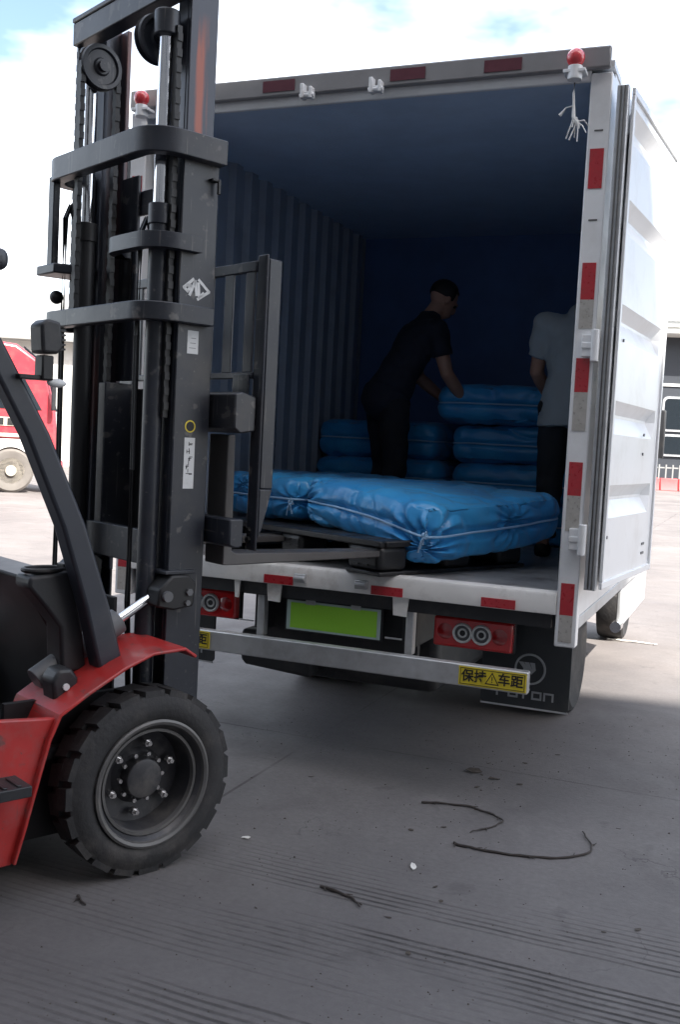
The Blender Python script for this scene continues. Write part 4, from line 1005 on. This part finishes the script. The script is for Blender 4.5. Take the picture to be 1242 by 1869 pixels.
J2 = dict(hip=(0, 0, .90), chest=(0, .01, 1.25), neck=(.03, .03, 1.44), head=(.085, .09, 1.56),
          shol=(-.185, .0, 1.35), shor=(.185, .0, 1.35), elbl=(-.235, .06, 1.08), elbr=(.24, .05, 1.08), wril=(-.20, .26, .95), wrir=(.2, .26, .96),
          hjl=(-.095, 0, .86), hjr=(.095, 0, .86), knel=(-.11, .03, .47), kner=(.11, .02, .47), ankl=(-.12, -.03, .085), ankr=(.12, -.03, .085), toel=(-.14, .12, .04), toer=(.14, .12, .04))
person('person', 'worker in a pale grey T-shirt standing by the right rear post of the truck', J2, dict(skin=m_skin, hair=m_hair, shirt=m_shirt_g, trousers=m_trouser2, shoe=m_shoe),
       TM @ Matrix.Translation((.825, 1.50, ZF)) @ Matrix.Rotation(R(0), 4, 'Z') @ Matrix.Scale(.97, 4), head_dir=(0, .9, -.4), sleeve=.5)

# ------------------------------------------------------------------ litter on the ground
def twig(name, pts, r, m_, label, group=None, cat='twig'):
    P_ = [Vector((x, y, r * .9)) for x, y in pts]; fine = []
    for i in range(len(P_) - 1):
        a, b_, c2, d2 = P_[max(0, i - 1)], P_[i], P_[i + 1], P_[min(len(P_) - 1, i + 2)]
        for k in range(9):
            t = k / 9
            q = .5 * ((2 * b_) + (c2 - a) * t + (2 * a - 5 * b_ + 4 * c2 - d2) * t * t + (3 * b_ - a - 3 * c2 + d2) * t ** 3)
            q += Vector((noise.noise(q * 22) * .010, noise.noise(q * 22 + Vector((9, 0, 0))) * .010, abs(noise.noise(q * 9)) * .006)); fine.append(q)
    fine.append(P_[-1]); n = len(fine)
    c = sum(fine, Vector()) / n; c.z = 0
    tb = MB()
    for q in range(2, n - 2, 7):
        d = (fine[q + 1] - fine[q]).normalized(); sd = Vector((-d.y, d.x, 0)) * (1 if q % 2 else -1)
        tb.tube([fine[q] - c, fine[q] - c + (d * .6 + sd) * .012, fine[q] - c + (d + sd * 1.1) * .022], [r * .6, r * .45, r * .2], 5)
    o = tb.tube([p - c for p in fine], [r * (1 - .5 * i / n) * (1 + .5 * noise.noise(fine[i] * 45)) for i in range(n)], 6).build(name, m_, None); o.location = c
    return tag(o, label, cat, group)
twig('twig', [(.42, 4.33), (.63, 4.30), (.74, 4.15), (.59, 4.01)], .0052, m_twig, 'thin dark twig bent back into a hook on the concrete behind the bumper')
twig('twig', [(.51, 3.89), (.59, 3.84), (.84, 3.79), (1.04, 3.87), (1.06, 4.08)], .0058, m_twig, 'long dark twig with an upturned end on the concrete')
twig('twig', [(0, 3.44), (.08, 3.38), (.14, 3.31)], .006, m_twig, 'short curved dark twig beside the grooved concrete')
twig('twig', [(-.80, 3.26), (-.76, 3.21)], .006, m_twig, 'tiny dark stick beside the forklift wheel')
twig('twig', [(2.31, 8.52), (2.5, 8.45), (2.69, 8.38)], .01, m_paper, 'pale strap scrap lying on the sunlit concrete', cat='strap')
def scrap(name, x, y, r, m_, label, n=7, cat='leaf', sy=1.0):
    b = MB(); c = b.bm.verts.new((0, 0, r * .18)); ring = []
    for i in range(n):
        t = 2 * math.pi * i / n; q = r * random.uniform(.6, 1.2)
        ring.append(b.bm.verts.new((q * math.cos(t), q * math.sin(t) * sy, random.uniform(.003, r * .35))))
    for i in range(n): b.bm.faces.new((c, ring[i], ring[(i + 1) % n]))
    o = b.build(name, m_, None, smooth=0); o.location = (x, y, .002); so = o.modifiers.new('solid', 'SOLIDIFY'); so.thickness = .002
    return tag(o, label, cat)
scrap('dry_leaf', .70, 4.79, .045, m_leaf, 'crumpled dark dry leaf behind the truck bumper', sy=.6)
scrap('dry_leaf', .79, 4.70, .035, m_leaf, 'flat dark leaf scrap next to the crumpled leaf', sy=.4)
scrap('paper_scrap', -.30, 3.84, .017, m_paper, 'small white paper scrap on the concrete right of the forklift wheel', cat='scrap')
scrap('paper_scrap', .335, 3.645, .014, m_paper, 'tiny pale scrap on the grooved concrete below the long twig', cat='scrap', sy=2.2)
for i in range(26):
    x, y = random.uniform(-.8, 1.4), random.uniform(3.0, 5.0)
    if i > 20: x, y = random.uniform(.5, 1.5), random.uniform(4.2, 5.2)
    o = scrap('debris', x, y, random.uniform(.004, .016), m_leaf, 'small dark crumb of litter lying on the concrete', cat='litter', sy=random.uniform(.15, .8)); o.scale.z = .4; o['group'] = 'crumbs of litter on the concrete'; o.rotation_euler.z = random.uniform(0, 3)

b = MB(); rg_ = random.Random(3)
for i in range(2600):
    x, y = rg_.uniform(-1.6, 2.2), rg_.uniform(2.5, 6.0)
    if noise.noise(Vector((x * 1.4, y * 1.4, 5))) + rg_.uniform(-.5, .5) < 0: continue
    r = rg_.uniform(.0012, .0042) * (1.6 if rg_.random() < .06 else 1); a0 = rg_.uniform(0, 6.28)
    q = [b.bm.verts.new((x + r * rg_.uniform(.7, 1.4) * math.cos(a0 + k * 2.09), y + r * rg_.uniform(.7, 1.4) * math.sin(a0 + k * 2.09), .0003)) for k in range(3)]
    tp = b.bm.verts.new((x, y, r * rg_.uniform(.5, 1.1)))
    for k in range(3): b.bm.faces.new((q[k], q[(k + 1) % 3], tp))
gt = b.build('grit', m_leaf, None, smooth=0); tag(gt, 'fine dark grit scattered over the concrete', 'grit', kind='stuff')

# ------------------------------------------------------------------ background
# red tractor lorry parked beyond the forklift
BT = empty('red_lorry', (-7.55, 25.0, 0), R(-72), 'red heavy lorry cab parked in the sun beyond the yard', 'truck')
cbp = [(-2.0, .75), (-2.0, 3.1), (-1.6, 3.55), (-.5, 3.45), (.15, 3.0), (.42, 1.9), (.5, .55), (.15, .45), (.1, .9), (-.25, 1.25), (-.85, 1.25), (-1.2, .9), (-1.25, .75)]
cab_ = MB().prism(cbp, 'x', -1.2, 1.2).build('cab', m_tred, BT, bevel=.08, seg=3)
for s in (-1, 1):
    MB().prism([(-1.2, 1.95), (-1.2, 2.75), (-.35, 2.75), (.1, 1.95)], 'x', s * 1.205 - .01, s * 1.205 + .01).build('side_window', m_glass, cab_)
    MB().box(s * 1.21 - .012, s * 1.21 + .012, -1.9, -.1, 1.55, 1.75).build('stripe', m_cream, cab_)
    b = MB()
    for q in range(3): b.box(s * 1.225 - .01, s * 1.225 + .01, -.9 + q * .24, -.74 + q * .24, 1.57, 1.73)
    b.build('lettering', m_ink, cab_)
    MB().box(s * 1.21 - .012, s * 1.21 + .012, -1.9, .1, 1.30, 1.38).build('stripe', m_cream, cab_)
    MB().box(s * 1.45 - .06, s * 1.45 + .06, .3, .4, 1.95, 2.6).build('mirror', m_blackp, cab_, bevel=.02)
    MB().tube([(s * 1.2, .2, 2.65), (s * 1.45, .35, 2.62)], .02, 6).build('mirror_arm', m_blackp, cab_)
    for wy in (-.55, -4.2, -5.5):
        w_ = MB().lathe([(s * a, r) for a, r in ((0, .30), (.02, .34), (.03, .46), (-.02, .51), (-.27, .51), (-.3, .46), (-.3, .3))], (s * 1.18, wy, .51), 'x', 32).build('wheel', m_tyre_dusty, BT)
        MB().lathe([(s * a, r) for a, r in ((.0, .31), (-.02, .29), (-.1, .26), (-.08, .14), (.06, .12), (.07, .001))], (s * 1.18, wy, .51), 'x', 28).build('rim', m_wheel_pale, w_)
MB().prism([(-.35, 3.38), (-.33, 3.42), (.2, 3.0), (.45, 1.95), (.43, 1.93), (.14, 2.96)], 'x', -1.0, 1.0).build('windscreen', m_glass, cab_)
MB().box(-.45, .45, -6.2, -1.3, .75, 1.0).build('chassis', m_chassis, BT)
MB().box(-1.15, 1.15, .42, .62, .35, .8).build('bumper', m_tred, BT, bevel=.05)
# shed with dark opening
SH = empty('yard_shed', (-11.5, 42, 0), R(6), 'pale yard shed with grey sheet roof and dark doorway', 'building')
MB().box(-16, 6.5, 0, 8, 0, 5.1).build('wall', m_wall, SH)
MB().prism([(-.8, 5.05), (-.8, 5.2), (4, 7.5), (9, 5.2), (9, 5.05)], 'x', -16.6, 7).build('roof', m_roof, SH)
MB().box(.3, 4.6, -.06, .02, .95, 4.35).build('doorway', m_dark, SH)
lv = MB().box(.3, 4.6, -.10, -.03, 4.36, 4.98).build('louvre_frame', m_wall, SH)
for i in range(5): MB().box(.35, 4.55, -.16, -.10, 4.40 + i * .11, 4.45 + i * .11).build('louvre', m_awning, lv)
MB().box(4.9, 5.5, 2, 2.6, 6.0, 8.0).build('chimney', m_wall, SH)
HW = empty('low_house', (6, 95, 0), 0, 'distant long pale house row along the far side of the yard', 'building')
MB().box(-60, -8, 0, 10, 0, 5.5).build('wall', m_wall, HW)
MB().prism([(-1, 5.4), (5, 7.5), (11, 5.4)], 'x', -61, -7).build('roof', m_roof, HW)
# dark building with rounded windows to the right
DB = empty('dark_shopfront', (17.5, 56, 0), R(-6), 'dark shopfront with rounded pale-framed windows under a white awning', 'building')
MB().box(-3, 12, 0, 9, 0, 8.4).build('wall', m_darkwall, DB)
MB().prism([(-1.6, 8.2), (-1.4, 8.8), (.0, 10.2), (9, 11.3), (9, 8.2)], 'x', -3.3, 12.3).build('awning', m_awning, DB)
for i in range(4): MB().box(-3.2, 12.2, -1.66, -1.45, 8.25 + i * .32, 8.38 + i * .32).build('awning_fold', m_awning, DB)
MB().box(-3.0, 12, -.08, .02, 5.55, 5.7).build('ledge', m_awning, DB)
def rr(x0, x1, z0, z1, r):
    pts = []
    for cx, cz, a in ((x1 - r, z1 - r, 0), (x0 + r, z1 - r, 90), (x0 + r, z0 + r, 180), (x1 - r, z0 + r, 270)):
        pts += [(cx + r * math.cos(R(a + 15 * i)), cz + r * math.sin(R(a + 15 * i))) for i in range(7)]
    return pts
for x0 in (-.2, 3.4, 7.0):
    for z0, z1 in ((3.1, 5.0), (1.75, 2.95)):
        f = MB().prism(rr(x0, x0 + 2.2, z0, z1, .3), 'y', -.12, .01).build('window', m_galv, DB)
        MB().prism(rr(x0 + .12, x0 + 2.08, z0 + .12, z1 - .12, .22), 'y', -.14, -.118).build('pane', m_glass, f)
FN = empty('picket_fence', (17.5, 53.5, 0), R(-6), 'low grey picket fence below the dark shopfront windows', 'fence')
for i in range(24): MB().box(-3 + i * .35, -2.93 + i * .35, 0, .04, 0, 1.3).build('picket', m_roof, FN)
for z in (.4, 1.1): MB().box(-3, 5.3, .04, .08, z, z + .07).build('rail', m_roof, FN)
BR = empty('road_barrier', (17.2, 51.5, 0), R(-6), 'low red plastic road barrier standing in front of the picket fence', 'barrier')
for i in range(6):
    MB().prism([(-.25, 0), (.25, 0), (.12, .35), (.09, .62), (-.09, .62), (-.12, .35)], 'x', -2 + i * .9, -2 + i * .9 + .86).build('segment', m_barrier, BR, bevel=.03)
